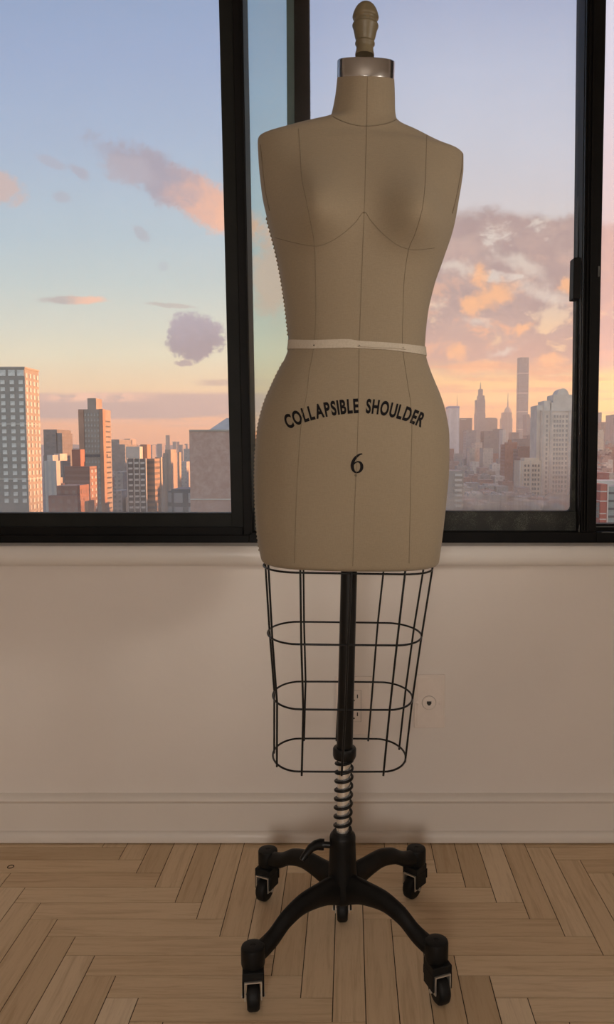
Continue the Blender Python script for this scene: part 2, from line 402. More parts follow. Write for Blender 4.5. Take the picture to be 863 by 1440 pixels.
# ------------------------------------------------------------------ wall plates
pA, pB = P(472, 1032, YW), P(523, 951, YW)
oc = Vector(((pA.x+pB.x)/2, YW, (pA.z+pB.z)/2))
ot = empty('wall_outlet', (oc.x, YW, pA.z)); tag(ot, 'ivory power outlet plate on the wall behind the black pole', 'outlet')
def plate(root, a, b):
    bm = bmesh.new(); box(bm, a.x, b.x, YW-.006, YW+.001, a.z, b.z, bev=.0022)
    i = .004; box(bm, a.x+i*1.6, b.x-i*1.6, YW-.0072, YW-.004, a.z+i*1.6, b.z-i*1.6, bev=.001)
    return fin('faceplate', bm, M['plate'], root)
plate(ot, pA, pB)
a, b_ = P(477, 1013, YW), P(509.5, 969.5, YW); hw = b_.x-oc.x
bm = bmesh.new(); box(bm, oc.x-.0165, oc.x+.0165, YW-.0095, YW-.005, a.z, b_.z, bev=.001); fin('socket_insert', bm, M['plate'], ot)
bm = bmesh.new(); box(bm, oc.x-.0172, oc.x+.0172, YW-.0076, YW-.005, a.z-.0007, b_.z+.0007); fin('insert_gap_shade', bm, smat('shaded insert gap', (.22, .19, .165), .6), ot)  # shade of the gap put into the colour: darker border round the insert
for py in (977.5, 1002.5):
    z = P(500, py, YW).z; x = P(502.3, py, YW).x
    for xx in (x, 2*oc.x-x):
        bm = bmesh.new(); box(bm, xx-.0013, xx+.0013, YW-.0099, YW-.008, z-.0045, z+.0045); fin('slot', bm, M['slot'], ot)
    bm = bmesh.new(); lathe(bm, [(.0022, 0), (.0022, .0015)], 12, mtx=Matrix.Translation((oc.x, YW-.0084, z-.010)) @ Matrix.Rotation(math.pi/2, 4, 'X')); fin('ground_hole', bm, M['slot'], ot)
for z in (pA.z+.012, pB.z-.012):
    bm = bmesh.new(); lathe(bm, [(.0028, 0), (.0028, .001), (.001, .0016)], 14, mtx=Matrix.Translation((oc.x, YW-.0070, z)) @ Matrix.Rotation(math.pi/2, 4, 'X')); fin('screw', bm, M['plate'], ot)
a, b_ = P(581.5, 1023, YW), P(625.5, 948, YW)
pj = empty('phone_jack', ((a.x+b_.x)/2, YW, a.z)); tag(pj, 'ivory telephone jack plate on the wall right of the wire cage', 'phone jack')
plate(pj, a, b_)
jc = P(602.5, 986.8, YW)
RX = Matrix.Rotation(math.pi/2, 4, 'X')
bm = bmesh.new(); lathe(bm, [(.0172, 0), (.0172, .0014), (.001, .0014)], 32, mtx=Matrix.Translation((jc.x, YW-.0062, jc.z)) @ RX); fin('insert_gap_shade', bm, smat('shaded plastic gap', (.22, .19, .165), .6), pj)  # darker ring paints the shade round the jack insert
bm = bmesh.new(); lathe(bm, [(.0165, 0), (.0165, .003), (.0148, .0045), (.0001, .0047)], 32, mtx=Matrix.Translation((jc.x, YW-.0062, jc.z)) @ RX); fin('jack_insert', bm, M['plate'], pj, True, 40)
bm = bmesh.new(); prism(bm, [(jc.x-.0055, jc.z+.0045), (jc.x-.0055, jc.z-.001), (jc.x-.002, jc.z-.0055), (jc.x+.002, jc.z-.0055), (jc.x+.0055, jc.z-.001), (jc.x+.0055, jc.z+.0045)], YW-.0114, YW-.010); fin('jack_socket', bm, M['slot'], pj)
for px in (586.8, 617.5):
    s = P(px, 987.5, YW); bm = bmesh.new(); lathe(bm, [(.004, 0), (.004, .0012), (.001, .002)], 16, mtx=Matrix.Translation((s.x, YW-.0068, s.z)) @ RX); fin('screw', bm, M['plate'], pj)

# ------------------------------------------------------------------ dress form
YA = 1.415
base = P(482, 1300, YA); BX = P(481.5, 1180, YA).x
form = empty('dress_form', (BX, YA, 0))
tag(form, 'natural linen dress form with black wire skirt cage on black rolling base', 'dress form')
LEAN, YAW = math.radians(1.4), math.radians(5.0)
PIV = Vector((BX, YA, .22))
ML = Matrix.Translation(PIV) @ Matrix.Rotation(LEAN, 4, 'Y') @ Matrix.Translation((0, 0, -.22))     # local (axis, z) to world
MF = ML @ Matrix.Rotation(YAW, 4, 'Z')
MI = ML.inverted()
def loc(px, py, Y=YA): q = MI @ P(px, py, Y); return q.x, q.z
Lp = [(474.5, 106), (472, 130), (467.5, 155), (464.5, 165), (455, 169.5), (419, 178.5), (390, 187), (372, 193), (365, 197.5), (363.3, 203), (364.3, 230), (366.8, 258), (369.6, 280), (376.5, 311), (387, 351), (395, 390), (402, 437), (405, 465), (406.5, 482), (404.5, 495), (399, 509), (391, 524), (382, 543), (370.5, 571), (362.5, 607), (359.2, 650), (359, 686), (361.2, 737), (364.8, 768), (369, 789), (370, 796)]
Rp = [(554, 106), (555, 130), (555.5, 155), (557.5, 167), (565, 174), (592, 185), (615, 195.5), (634, 203.5), (648, 209.5), (653, 216), (652.3, 235), (649, 258), (645, 280), (637.5, 319), (622, 367), (610, 402), (600.5, 445), (597.3, 478), (596.8, 487), (598, 500), (603.5, 519), (611, 538), (617, 552), (625.5, 579), (630.6, 615), (630, 658), (626, 705), (621, 749), (616, 785), (614, 797)]
LT = sorted([(z, x) for x, z in [loc(*p) for p in Lp]]); RT = sorted([(z, x) for x, z in [loc(*p) for p in Rp]])
KT = .36; RN = .049
ZN = loc(515, 106, YA-RN)[1]+KT*RN; ZH = .747
DEP = [(.747, .108, .112, 2.7), (.80, .116, .126, 2.6), (.92, .120, .138, 2.5), (1.0, .115, .126, 2.4), (1.08, .099, .102, 2.35), (1.136, .091, .088, 2.3), (1.20, .097, .092, 2.3), (1.27, .104, .104, 2.35), (1.34, .106, .112, 2.5), (1.40, .094, .110, 2.5), (1.44, .080, .102, 2.4), (1.47, .068, .092, 2.2), (1.495, .058, .080, 2.0), (1.52, .053, .068, 2.0), (1.535, .0515, .060, 2.0), (1.61, .049, .052, 2.0)]
DF, DB, DN = [[(r[0], r[k]) for r in DEP] for k in (1, 2, 3)]
zs = [ZH+(1.44-ZH)*i/110 for i in range(110)]+[1.44+(ZN-1.44)*i/70 for i in range(71)]
SEG = 160
cosy = math.cos(YAW)
bm = bmesh.new(); rows = []
def section(z, k=1.0, zo=None):
    l, r = interp(LT, z), interp(RT, z); hw = (r-l)/2/ (cosy**.2)*k; c = (l+r)/2
    df, db, n = interp(DF, z)*k, interp(DB, z)*k, interp(DN, z); ring = []
    for s in range(SEG):
        t = 2*math.pi*s/SEG; ct, st = math.cos(t), math.sin(t)
        x = hw*math.copysign(abs(ct)**(2/n), ct); y = (db if st > 0 else df)*math.copysign(abs(st)**(2/n), st)
        if st < 0:
            gsum = 0
            for ax in (-.086, .083):
                dz = z-1.330; sz = .072 if dz > 0 else .043
                dx = x-ax; sx = .043 if dx*ax > 0 else .056
                gsum += math.exp(-(dx/sx)**2-(dz/sz)**2)
            y -= .050*min(1.05, gsum)*min(1, abs(st)*1.6)
            y -= .006*math.exp(-((z-.95)/.10)**2-(x/.09)**2)                 # belly
        tz = KT*y*min(1, max(0, (z-1.47)/(ZN-1.47)))**1.3
        q = MF @ Vector((x, y, (zo if zo is not None else z)+tz)); q.x += c
        ring.append(bm.verts.new(q))
    return ring
rows = [section(ZH, .80, ZH-.009), section(ZH, .93, ZH-.0085), section(ZH, .975, ZH-.006), section(ZH, .993, ZH-.003)]+[section(z) for z in zs]
for a, b in zip(rows, rows[1:]):
    for s in range(SEG): bm.faces.new((a[s], a[(s+1) % SEG], b[(s+1) % SEG], b[s]))
bm.faces.new(list(reversed(rows[0]))); bm.faces.new(rows[-1])
bmesh.ops.recalc_face_normals(bm, faces=bm.faces)
bvh = BVHTree.FromBMesh(bm)
torso = fin('torso', bm, M['linen'], form, True, 60)
CAMP = Vector((0, 0, H))
def hit(px, py):
    r = bvh.ray_cast(CAMP, ray(px, py).normalized())
    return (r[0], r[1]) if r[0] is not None else (None, None)
def catmull(pts, n=10):
    out = []
    for i in range(len(pts)-1):
        p0, p1, p2, p3 = pts[max(0, i-1)], pts[i], pts[i+1], pts[min(len(pts)-1, i+2)]
        for k in range(n):
            t = k/n
            out.append(tuple(.5*((2*b)+(c-a)*t+(2*a-5*b+4*c-d)*t*t+(-a+3*b-3*c+d)*t**3) for a, b, c, d in zip(p0, p1, p2, p3)))
    out.append(pts[-1]); return out
def seam(pts, r=.0005, m='thread', n=10, name='seam'):
    q = []
    for x, y in catmull(pts, n):
        h, nn = hit(x, y)
        if h is not None: q.append(h+nn*r*.2)
    if len(q) > 2:
        bm = bmesh.new(); tube(bm, q, r, 6); return fin(name, bm, M[m], torso, True)
seam([(516.5, 108), (516, 140), (515.5, 176), (514, 230), (512, 298), (509.5, 360), (507, 430), (505, 483), (504, 560), (502.5, 620), (500, 680), (497.5, 740), (496, 796)])
seam([(419.5, 181), (422, 215), (424, 250), (430.5, 282), (436, 310), (442, 345), (443.5, 390), (444, 437), (441.5, 485), (434.5, 524), (431, 556), (423, 600), (416.8, 697), (414, 792)])
seam([(600, 190), (599, 222), (598, 252), (595, 285), (590, 308), (583, 330), (574.5, 351), (568.5, 390), (566.5, 437), (566, 487), (572.5, 536), (577, 565), (579, 600), (578, 646), (575, 792)])
seam([(386, 334), (412, 341), (442, 346), (462, 341), (484, 327), (500, 312), (512, 298), (522, 311), (540, 330), (558, 344), (575, 350.5), (592, 351), (611, 348.5)])
seam([(468, 164), (480, 170), (497, 175.5), (515, 177.5), (535, 175.5), (549, 172), (557, 168)], .0009)
# armhole edges
seam([(366, 204), (368.5, 225), (371, 250), (374, 272), (379, 296)], .0011)
seam([(650, 216), (649, 235), (645.5, 255), (641, 278), (635.5, 300)], .0011)
for px, py in ((515.3, 177.5), (512, 299)):
    h, nn = hit(px, py); bm = bmesh.new(); bmesh.ops.create_uvsphere(bm, u_segments=10, v_segments=6, radius=.0016); bmesh.ops.translate(bm, verts=bm.verts, vec=h); fin('knot', bm, M['thread'], torso, True)
# belly dimple eyelet under the figure
h, nn = hit(500.3, 668.5); bm = bmesh.new()
q = nn.to_track_quat('Z', 'Y').to_matrix().to_4x4()
lathe(bm, [(.0008, .0002), (.0012, .0009), (.0021, .0009), (.0024, -.0004)], 16, mtx=Matrix.Translation(h) @ q); fin('eyelet', bm, M['thread'], torso, True)
# laced side edge
for za, zb_ in ((.76, 1.105), (1.152, 1.36)):
    bm = bmesh.new(); z = za; cord = []
    while z < zb_:
        x = interp(LT, z); q = ML @ Vector((x+.0006, .0, z))
        hh, nn, _, _ = bvh.find_nearest(Vector((q.x, q.y-.004, q.z)))
        rot = Matrix.Rotation(.5, 4, 'Y'); cord.append(hh)
        r = bmesh.ops.create_uvsphere(bm, u_segments=8, v_segments=5, radius=1)
        for v in r['verts']: v.co = hh+nn*.0004+(rot @ Vector((v.co.x*.0019, v.co.y*.0042, v.co.z*.0030)))
        z += .0072
    tube(bm, cord, .0012, 6)
    fin('side_lacing', bm, M['linen'], torso, True)
# waist tape: a band that follows the body
def band_pt(z0, t, off, row):
    return None
top = catmull([(404, 477.5), (425, 478), (443, 478.3), (470, 477.5), (490, 477.2), (505, 479.5), (530, 481), (550, 482.3), (568, 484), (585, 486), (599.5, 488)], 8)
bot = catmull([(404, 490.5), (425, 490.5), (443, 490.5), (470, 489.8), (490, 489.3), (505, 490), (525, 491), (548, 492.5), (568, 495), (585, 497.5), (599.5, 500)], 8)
bm = bmesh.new(); g0 = None; gr = []
def hitside(px, py):
    for k in range(60):
        s = k*.15
        for sg in (0,):
            x = px+(s if px < 500 else -s); h, nn = hit(x, py)
            if h is not None: return h, nn
K = 5
for (tx, ty), (bx, by) in zip(top, bot):
    col_ = []
    for k in range(K+1):
        f = k/K; h, nn = hitside(tx+(bx-tx)*f, ty+(by-ty)*f)
        col_.append((h, nn))
    gr.append(col_)
zt = [c[0][0].z for c in gr]
# continue round the back at the height of both ends
lz, rz = gr[0], gr[-1]
back = []
for i in range(1, 40):
    f = i/40; ang = f*math.pi; c = []
    cpt = (lz[0][0]+rz[0][0])/2
    for k in range(K+1):
        zz = rz[k][0].z*(1-f)+lz[k][0].z*f
        d = Vector((math.cos(ang)*.11, math.sin(ang)*.09, 0)); o_ = Vector((cpt.x, YA, zz))
        r = bvh.ray_cast(o_+d*3, -d.normalized()); c.append((r[0], r[1]))
    back.append(c)
allc = gr+back
def tv(off): return [[bm.verts.new(h+nn*off) for h, nn in c] for c in allc]
A, B = tv(.0021), tv(.0004); n = len(allc)
for i in range(n):
    j = (i+1) % n
    for k in range(K):
        bm.faces.new((A[i][k], A[j][k], A[j][k+1], A[i][k+1])); bm.faces.new((B[i][k], B[i][k+1], B[j][k+1], B[j][k]))
    bm.faces.new((A[i][0], B[i][0], B[j][0], A[j][0])); bm.faces.new((A[i][K], A[j][K], B[j][K], B[i][K]))
tape = fin('waist_tape', bm, M['tape'], form, True, 50); tape['label'] = 'cream waist tape'
h1, n1 = hit(503, 484.5); bm = bmesh.new()
tube(bm, [hit(x, y)[0]+hit(x, y)[1]*.003 for x, y in catmull([(503, 487.5), (520, 488.3), (540, 489.5), (560, 490.5), (569, 491.5)], 5)], .0011, 6); fin('tape_fold', bm, M['tape'], tape, True)
for px, py in ((442, 486), (505, 486.5), (565.5, 490)):
    h, nn = hit(px, py); bm = bmesh.new(); bmesh.ops.create_uvsphere(bm, u_segments=10, v_segments=6, radius=.0014); bmesh.ops.translate(bm, verts=bm.verts, vec=h+nn*.0022); fin('pin', bm, M['pin'], tape, True)

# printed lettering, laid on the cloth
def lay(bm, off=.0005):
    for v in bm.verts:
        h, nn = hit(v.co.x, v.co.y)
        if h is not None: v.co = h+nn*(off+v.co.z)
def glyph(ch, size, sx, bold):
    cu = bpy.data.curves.new('glyph', 'FONT'); cu.body = ch; cu.size = 1; cu.offset = bold*1.7; cu.resolution_u = 6
    o = bpy.data.objects.new('glyph', cu); COL.objects.link(o)
    dg = bpy.context.evaluated_depsgraph_get(); me = bpy.data.meshes.new_from_object(o.evaluated_get(dg))
    vs = [(v.co.x, v.co.y) for v in me.vertices]; fs = [tuple(p.vertices) for p in me.polygons]
    bpy.data.objects.remove(o); bpy.data.curves.remove(cu); bpy.data.meshes.remove(me)
    x0, x1 = min(v[0] for v in vs), max(v[0] for v in vs)
    return [((x-x0), y) for x, y in vs], fs, x1-x0
def word(text, base, x_start, x_end, capH):
    base = catmull(base, 30); gl = [glyph(c, 1, 1, .022) for c in text]
    cap = .729; gap = .085
    tot = sum(g_[2] for g_ in gl)+gap*(len(gl)-1)
    # arc lengths
    ac = [0]
    for a, b in zip(base, base[1:]): ac.append(ac[-1]+math.hypot(b[0]-a[0], b[1]-a[1]))
    sx = ac[-1]/tot
    def at(s):
        s = min(max(s, 0), ac[-1]-1e-6)
        for i in range(len(ac)-1):
            if ac[i] <= s <= ac[i+1]:
                f = (s-ac[i])/max(1e-9, ac[i+1]-ac[i]); a, b = base[i], base[i+1]
                return (a[0]+(b[0]-a[0])*f, a[1]+(b[1]-a[1])*f)
    s = 0; bm = bmesh.new()
    for vs, fs, w in gl:
        m0, m1 = at(s), at(s+w*sx); mid = at(s+w*sx/2)
        t = Vector((m1[0]-m0[0], m1[1]-m0[1])).normalized(); up = Vector((t.y, -t.x))
        vv = []
        for x, y in vs:
            q = Vector(mid)+t*((x-w/2)*sx)+up*(y/cap*capH); vv.append(bm.verts.new((q.x, q.y, 0)))
        for f in fs:
            try: bm.faces.new([vv[i] for i in f])
            except ValueError: pass
        s += (w+gap)*sx
    bmesh.ops.subdivide_edges(bm, edges=[e for e in bm.edges if e.calc_length() > 3], cuts=2)
    bmesh.ops.triangulate(bm, faces=bm.faces)
    lay(bm); return fin('printed_lettering', bm, M['ink'], torso)
word('COLLAPSIBLE', [(404.5, 603), (412, 600), (427, 593.7), (440, 589.7), (454, 586.3), (470, 583.3), (485, 581.3), (504.5, 580)], 0, 0, 19.8)
word('SHOULDER', [(514, 580.3), (526, 581.3), (538, 583.2), (552, 586.3), (566, 590), (579, 595), (592, 600.5)], 0, 0, 19.8)
def stroke(pts):                                   # pts: (x, y, width)
    c = catmull(pts, 8); bm = bmesh.new(); rows_ = []
    for i, (x, y, w) in enumerate(c):
        a, b = c[max(0, i-1)], c[min(len(c)-1, i+1)]; d = Vector((b[0]-a[0], b[1]-a[1])).normalized(); nrm = Vector((-d.y, d.x))*(w*1.12+.35)/2
        rows_.append((bm.verts.new((x+nrm.x, y+nrm.y, 0)), bm.verts.new((x-nrm.x, y-nrm.y, 0))))
    for a, b in zip(rows_, rows_[1:]): bm.faces.new((a[0], b[0], b[1], a[1]))
    return bm
bm = stroke([(509.3, 638.6, 1.2), (506.8, 638.6, 1.6), (502.5, 641, 2.6), (498, 645.8, 3.4), (495.6, 651.5, 3.8), (495.2, 656, 3.8), (496.4, 660.8, 3.1), (498.9, 663.7, 2.0), (502, 664.4, 1.6), (505.6, 662.9, 2.5), (508.1, 659, 3.6), (508.3, 654.5, 3.6), (506.7, 650.9, 2.7), (503.5, 649.3, 1.6), (500, 650.2, 1.4), (496.8, 653, 1.4)])
lay(bm); fin('printed_numeral', bm, M['ink'], torso)

# neck band, cap and turned finial
def mm(c, z): return ML @ Matrix.Translation((c, 0, 0))
xc, zc0 = loc(514.6, 106, YA-RN); zc1 = loc(514.6, 80, YA-RN)[1]+KT*RN; zc0 += KT*RN
SHEAR = Matrix(((1, 0, 0, 0), (0, 1, 0, 0), (0, KT, 1, 0), (0, 0, 0, 1)))
rc = (P(554.8, 95, YA).x-P(474.6, 95, YA).x)/2
bm = bmesh.new(); lathe(bm, [(rc-.004, zc0-.001), (rc, zc0-.001), (rc+.0004, zc0+.001), (rc+.0004, zc1-.002), (rc-.0012, zc1), (.001, zc1+.0006)], 64, mtx=mm(xc, 0) @ SHEAR)
nb = fin('neck_band', bm, M['steel'], form, True, 35); nb['label'] = 'shiny steel neck band'
xf, _ = loc(513.0, 60)
prof = [(34, 199), (34, 193), (31.5, 183), (30, 170), (31, 164), (35, 160), (35.5, 155), (34, 151), (31.5, 148), (33, 144), (37, 132), (40.5, 115), (43, 104), (46, 98), (47, 93), (46, 89), (41, 86.5), (42, 83), (41.5, 78), (40.5, 73), (42.5, 69), (46, 66), (47, 62), (45.5, 55), (43, 46), (38, 34), (31, 23), (22, 14.5), (12, 10.5), (1, 10)]
k = P(1, 40, YA).x-P(0, 40, YA).x
bm = bmesh.new(); lathe(bm, [(r/2.538*k, max(loc(513, y/2.538)[1], zc1-.001)) for r, y in prof], 40, mtx=mm(xf, 0))
fn_ = fin('finial', bm, M['wood'], form, True, 50); fn_['label'] = 'turned wooden finial'
# pole, collar, spring, piston, hub
def axis(r, z0, z1, name, m, seg=32, prof=None):
    bm = bmesh.new(); lathe(bm, prof or [(r, z0), (r, z1)], seg, mtx=ML); return fin(name, bm, m, form, True, 40)
zcol0, zcol1 = loc(486, 1064)[1], loc(486, 1052)[1]
axis(.0152, zcol1-.002, ZH+.004, 'pole', M['black'])
axis(0, 0, 0, 'collar', M['black'], prof=[(.0165, zcol0-.004), (.0205, zcol0-.002), (.0222, zcol0+.003), (.0222, zcol1-.001), (.0205, zcol1+.002), (.0152, zcol1+.003)])
zh1 = .222
axis(.0122, zh1-.02, zcol0+.004, 'inner_tube', M['chrome'])
turns = 8.2; zs0, zs1 = zh1+.001, zcol0-.004
pts = [ML @ Vector((.0158*math.cos(a), .0158*math.sin(a), zs0+(zs1-zs0)*i/260)) for i, a in [(i, i/260*turns*2*math.pi-1) for i in range(261)]]
bm = bmesh.new(); tube(bm, pts, .0027, 8); fin('spring', bm, M['black'], form, True)
HUB = Matrix.Translation((BX, YA, 0))
bm = bmesh.new(); lathe(bm, [(.021, .085), (.026, .090), (.029, .105), (.0285, .128), (.0265, .150), (.0255, .172), (.0248, .200), (.0248, .212), (.0235, .2165), (.0205, .2195), (.019, .2225), (.014, .223)], 40, mtx=HUB); hub = fin('hub', bm, M['cast'], form, True, 40)
# height lever on the left of the hub
bm = bmesh.new()
lx = BX-.024
tube(bm, [(lx+.004, YA-.004, .197), (lx-.013, YA-.004, .198)], .0058, 12)
tube(bm, [(lx-.011, YA-.004, .198), (lx-.020, YA-.004, .1985)], .0105, 14)
tube(bm, [(lx-.018, YA-.006, .1995), (lx-.027, YA-.010, .2), (lx-.036, YA-.016, .197), (lx-.047, YA-.026, .187), (lx-.052, YA-.03, .181)], lambda t: .0105-.0052*t, 12)
fin('height_lever', bm, M['black'], form, True, 50)
caps = [(355.5, 1329.5), (613.5, 1321.7), (376.5, 1194), (585, 1191.8)]
ZC_ = .104
def on_z(px, py, z): d = ray(px, py); t = (z-H)/d.z; return CAMP+d*t
CP = [on_z(x, y, ZC_) for x, y in caps]
def leg(c, root=.115):
    a = Vector((BX, YA, root)); b = Vector((c.x, c.y, .088)); d = (b-a); d.z = 0; Ln = d.length; d.normalize(); s = Vector((-d.y, d.x, 0))
    bm = bmesh.new(); rings = []; n = 22
    for i in range(n+1):
        t = i/n; r = .012+(Ln-.012-.010)*t
        z = interp([(0, root-.002), (.2, root+.008), (.45, root+.012), (.65, root+.003), (.85, .095), (1, .086)], t)
        h = interp([(0, .030), (.25, .021), (.6, .0165), (1, .0155)], t); w = interp([(0, .017), (.3, .0135), (.75, .0125), (1, .0145)], t)
        c0 = Vector((BX, YA, 0))+d*r; ring = []
        for y_, z_ in ((-.55, -1), (.55, -1), (1, -.55), (1, .35), (.55, .8), (.28, 1), (-.28, 1), (-.55, .8), (-1, .35), (-1, -.55)):
            ring.append(bm.verts.new(c0+s*(w*y_)+Vector((0, 0, z+h*z_))))
        rings.append(ring)
    for a_, b_ in zip(rings, rings[1:]):
        for k in range(10): bm.faces.new((a_[k], a_[(k+1) % 10], b_[(k+1) % 10], b_[k]))
    bm.faces.new(list(reversed(rings[0]))); bm.faces.new(rings[-1])
    return fin('leg', bm, M['cast'], form, True, 50)
def caster(c, trail, zt=ZC_):                       # trail: direction the wheel lags behind its pivot
    tr = Vector((math.cos(trail), math.sin(trail), 0)); sd = Vector((-tr.y, tr.x, 0))
    root = empty('caster', (0, 0, 0), form)
    bm = bmesh.new(); T = Matrix.Translation((c.x, c.y, 0))
    lathe(bm, [(.014, zt-.036), (.0195, zt-.034), (.0205, zt-.030), (.0205, zt-.004), (.0195, zt-.001), (.017, zt), (.005, zt), (.0042, zt-.001), (.001, zt-.001)], 32, mtx=T); fin('swivel_cap', bm, M['cast'], root, True, 40)
    wc = Vector((c.x, c.y, .0245))+tr*.014
    MW = Matrix.Translation(wc) @ Matrix((( sd.x, 0, tr.x, 0), (sd.y, 0, tr.y, 0), (0, 1, 0, 0), (0, 0, 0, 1))).to_4x4()
    # wheel: lathe about the axle (local z of the lathe = sd)
    B = Matrix(((tr.x, 0, sd.x, wc.x), (tr.y, 0, sd.y, wc.y), (0, 1, 0, wc.z), (0, 0, 0, 1)))
    bm = bmesh.new(); lathe(bm, [(.006, -.0115), (.017, -.0105), (.0205, -.0105), (.0238, -.0075), (.0245, -.004), (.0245, .004), (.0238, .0075), (.0205, .0105), (.017, .0105), (.006, .0115)], 36, mtx=B); fin('wheel', bm, M['rubber'], root, True, 45)
    bm = bmesh.new()                                # inverted-U bracket of bright metal
    top = wc.z+.0285
    def slab(u0, u1, v0, v1, z0, z1, m=None):
        vs = box(bm, u0, u1, v0, v1, z0, z1)
        for v in vs: v.co = Vector((c.x, c.y, 0))+tr*v.co.x+sd*v.co.y+Vector((0, 0, v.co.z))
    slab(-.010, .026, -.0145, .0145, top, top+.0025)
    slab(.004, .0255, -.0148, -.0128, .022, top+.001); slab(.004, .0255, .0128, .0148, .022, top+.001)
    fin('bracket', bm, M['bracket'], root)
    bm = bmesh.new()                                # black hood over the bracket
    slab(-.014, .024, -.0180, .0180, top+.0026, zt-.034)
    slab(-.012, .0235, -.0185, -.0150, .026, top+.004); slab(-.012, .0235, .0150, .0185, .026, top+.004)
    slab(-.0135, -.012, -.0185, .0185, .040, top+.004)
    bmesh.ops.bevel(bm, geom=list(bm.edges), offset=.0012, segments=1, affect='EDGES')
    fin('hood', bm, M['rubber'], root)
    bm = bmesh.new(); tube(bm, [wc-sd*.0195, wc+sd*.0195], .0036, 10); fin('axle', bm, M['bracket'], root, True, 40)
for c, tr in zip(CP, (-1.45, -1.20, -2.0, -2.25)):
    leg(c); caster(c, tr)
cm = Vector((BX-.001, YA+.083, 0)); leg(Vector((cm.x, cm.y, 0)), .112); caster(cm, -1.57, .102)

# wire skirt cage
def stadium(t, a, b, e):                            # t 0..1 round a ring with straight sides and elliptic ends
    return None
cage = empty('skirt_cage', (0, 0, 0), form); cage['label'] = 'black wire skirt cage'
rings_px = [(371, 607.5, 800.5, .732, .083), (377, 592.3, 887.5, None, .088), (384, 579.6, 975, None, .082), (384, 570, 1058.5, None, .079)]
RG = []
for l, r, y, z, b in rings_px:
    xl, zl = loc(l, y); xr_, _ = loc(r, y); RG.append(((xl+xr_)/2, (xr_-xl)/2, b, z if z else zl))
def ring_xy(a, b, th):
    e = .42*a; fl = a-e; c, s = math.cos(th), math.sin(th)
    return (math.copysign(fl, c)*min(1, abs(c)*6)+e*c, b*s)
def cage_pt(i, th):
    c, a, b, z = RG[i]; x, y = ring_xy(a, b, th); q = Matrix.Rotation(YAW*.6, 4, 'Z') @ Vector((x, y, z)); q.x += c; return ML @ q
for i in range(4):
    bm = bmesh.new(); tube(bm, [cage_pt(i, 2*math.pi*k/120) for k in range(120)], .0019, 8, True); fin('cage_ring', bm, M['black'], cage, True)
def cage_side(i, fx, front):                        # point on the straight front or back run
    c, a, b, z = RG[i]; q = Matrix.Rotation(YAW*.6, 4, 'Z') @ Vector((fx*a, -b if front else b, z)); q.x += c; return ML @ q
def wire(pts, over_top=.015, over_bot=.006):
    p = [q for q in pts]; p = [p[0]+(p[0]-p[1]).normalized()*over_top]+p+[p[-1]+(p[-1]-p[-2]).normalized()*over_bot]
    bm = bmesh.new(); tube(bm, p, .0019, 8); fin('cage_wire', bm, M['black'], cage, True)
def cage_th(i, th, k=1.0):
    return cage_pt(i, th)
for fx, fr in ((-.56, True), (.01, True), (.61, True), (-.537, False), (-.02, False), (.49, False)):
    wire([cage_side(i, fx, fr)+Vector((0, -.003 if fr else .003, 0)) for i in range(4)], .012)
for th in (math.pi-.24, math.pi+.60, .5, -.28):
    wire([cage_pt(i, th) for i in range(4)], .014)

# ------------------------------------------------------------------ unseen lamp added to light the room from behind the viewpoint
gm = bpy.data.materials.new('added glowing globe'); gm.use_nodes = True
gb = gm.node_tree.nodes['Principled BSDF']; gb.inputs['Emission Color'].default_value = (1, .92, .845, 1); gb.inputs['Emission Strength'].default_value = 25
def added_globe_lamp(LX, LY, LZ, LR, label, m):
    lamp = empty('added_lamp', (LX, LY, 0)); tag(lamp, label, 'lamp')
    bm = bmesh.new(); lathe(bm, [(.14, 0), (.15, .004), (.15, .02), (.02, .03)], 40, c=(LX, LY)); fin('base', bm, M['black'], lamp, True, 40)
    bm = bmesh.new(); lathe(bm, [(.011, .028), (.011, LZ-LR+.02)], 16, c=(LX, LY)); fin('pole', bm, M['black'], lamp, True, 40)
    bm = bmesh.new(); lathe(bm, [(LR*math.sin(a), LZ-LR*math.cos(a)) for a in [.05+i*(math.pi-.1)/24 for i in range(25)]], 40, c=(LX, LY)); fin('globe_shade', bm, m, lamp, True)
added_globe_lamp(-.22, -1.7, 1.12, .30, 'added unseen globe lamp lighting the room from behind the viewpoint', gm)
# unseen spot lamp added on the right to light the dress form alone
RL = Vector((2.05, .15, 1.42)); aim = (Vector((.09, 1.40, 1.2))-RL).normalized()
rl = empty('added_spot_lamp', (RL.x, RL.y, 0)); tag(rl, 'added unseen spot lamp by the right side wall', 'lamp')
bm = bmesh.new(); lathe(bm, [(.12, 0), (.13, .004), (.13, .02), (.02, .03)], 40, c=(RL.x, RL.y)); fin('base', bm, M['black'], rl, True, 40)
back_ = RL-aim*.13
bm = bmesh.new(); tube(bm, [(RL.x, RL.y, .028), (RL.x, RL.y, 1.2), (RL.x-.02, RL.y, 1.3), (back_.x+.03, back_.y, back_.z-.02), tuple(back_)], .009, 12); fin('pole', bm, M['black'], rl, True, 40)
QA = Matrix.Translation(RL) @ aim.to_track_quat('Z', 'Y').to_matrix().to_4x4()
bm = bmesh.new(); lathe(bm, [(.020, -.14), (.035, -.13), (.085, .05), (.088, .05), (.083, .049), (.033, -.124), (.001, -.128)], 40, mtx=QA); fin('lamp_shade', bm, M['black'], rl, True, 40)
sl = bpy.data.lights.new('added_spot', 'SPOT'); slo = bpy.data.objects.new('added_spot', sl); COL.objects.link(slo)
slo.parent = rl; slo.location = RL+aim*.055-WL[rl]; slo.rotation_euler = aim.to_track_quat('-Z', 'Y').to_euler()
sl.energy = 85; sl.color = (1, .91, .80); sl.spot_size = math.radians(44); sl.spot_blend = 1; sl.shadow_soft_size = .14

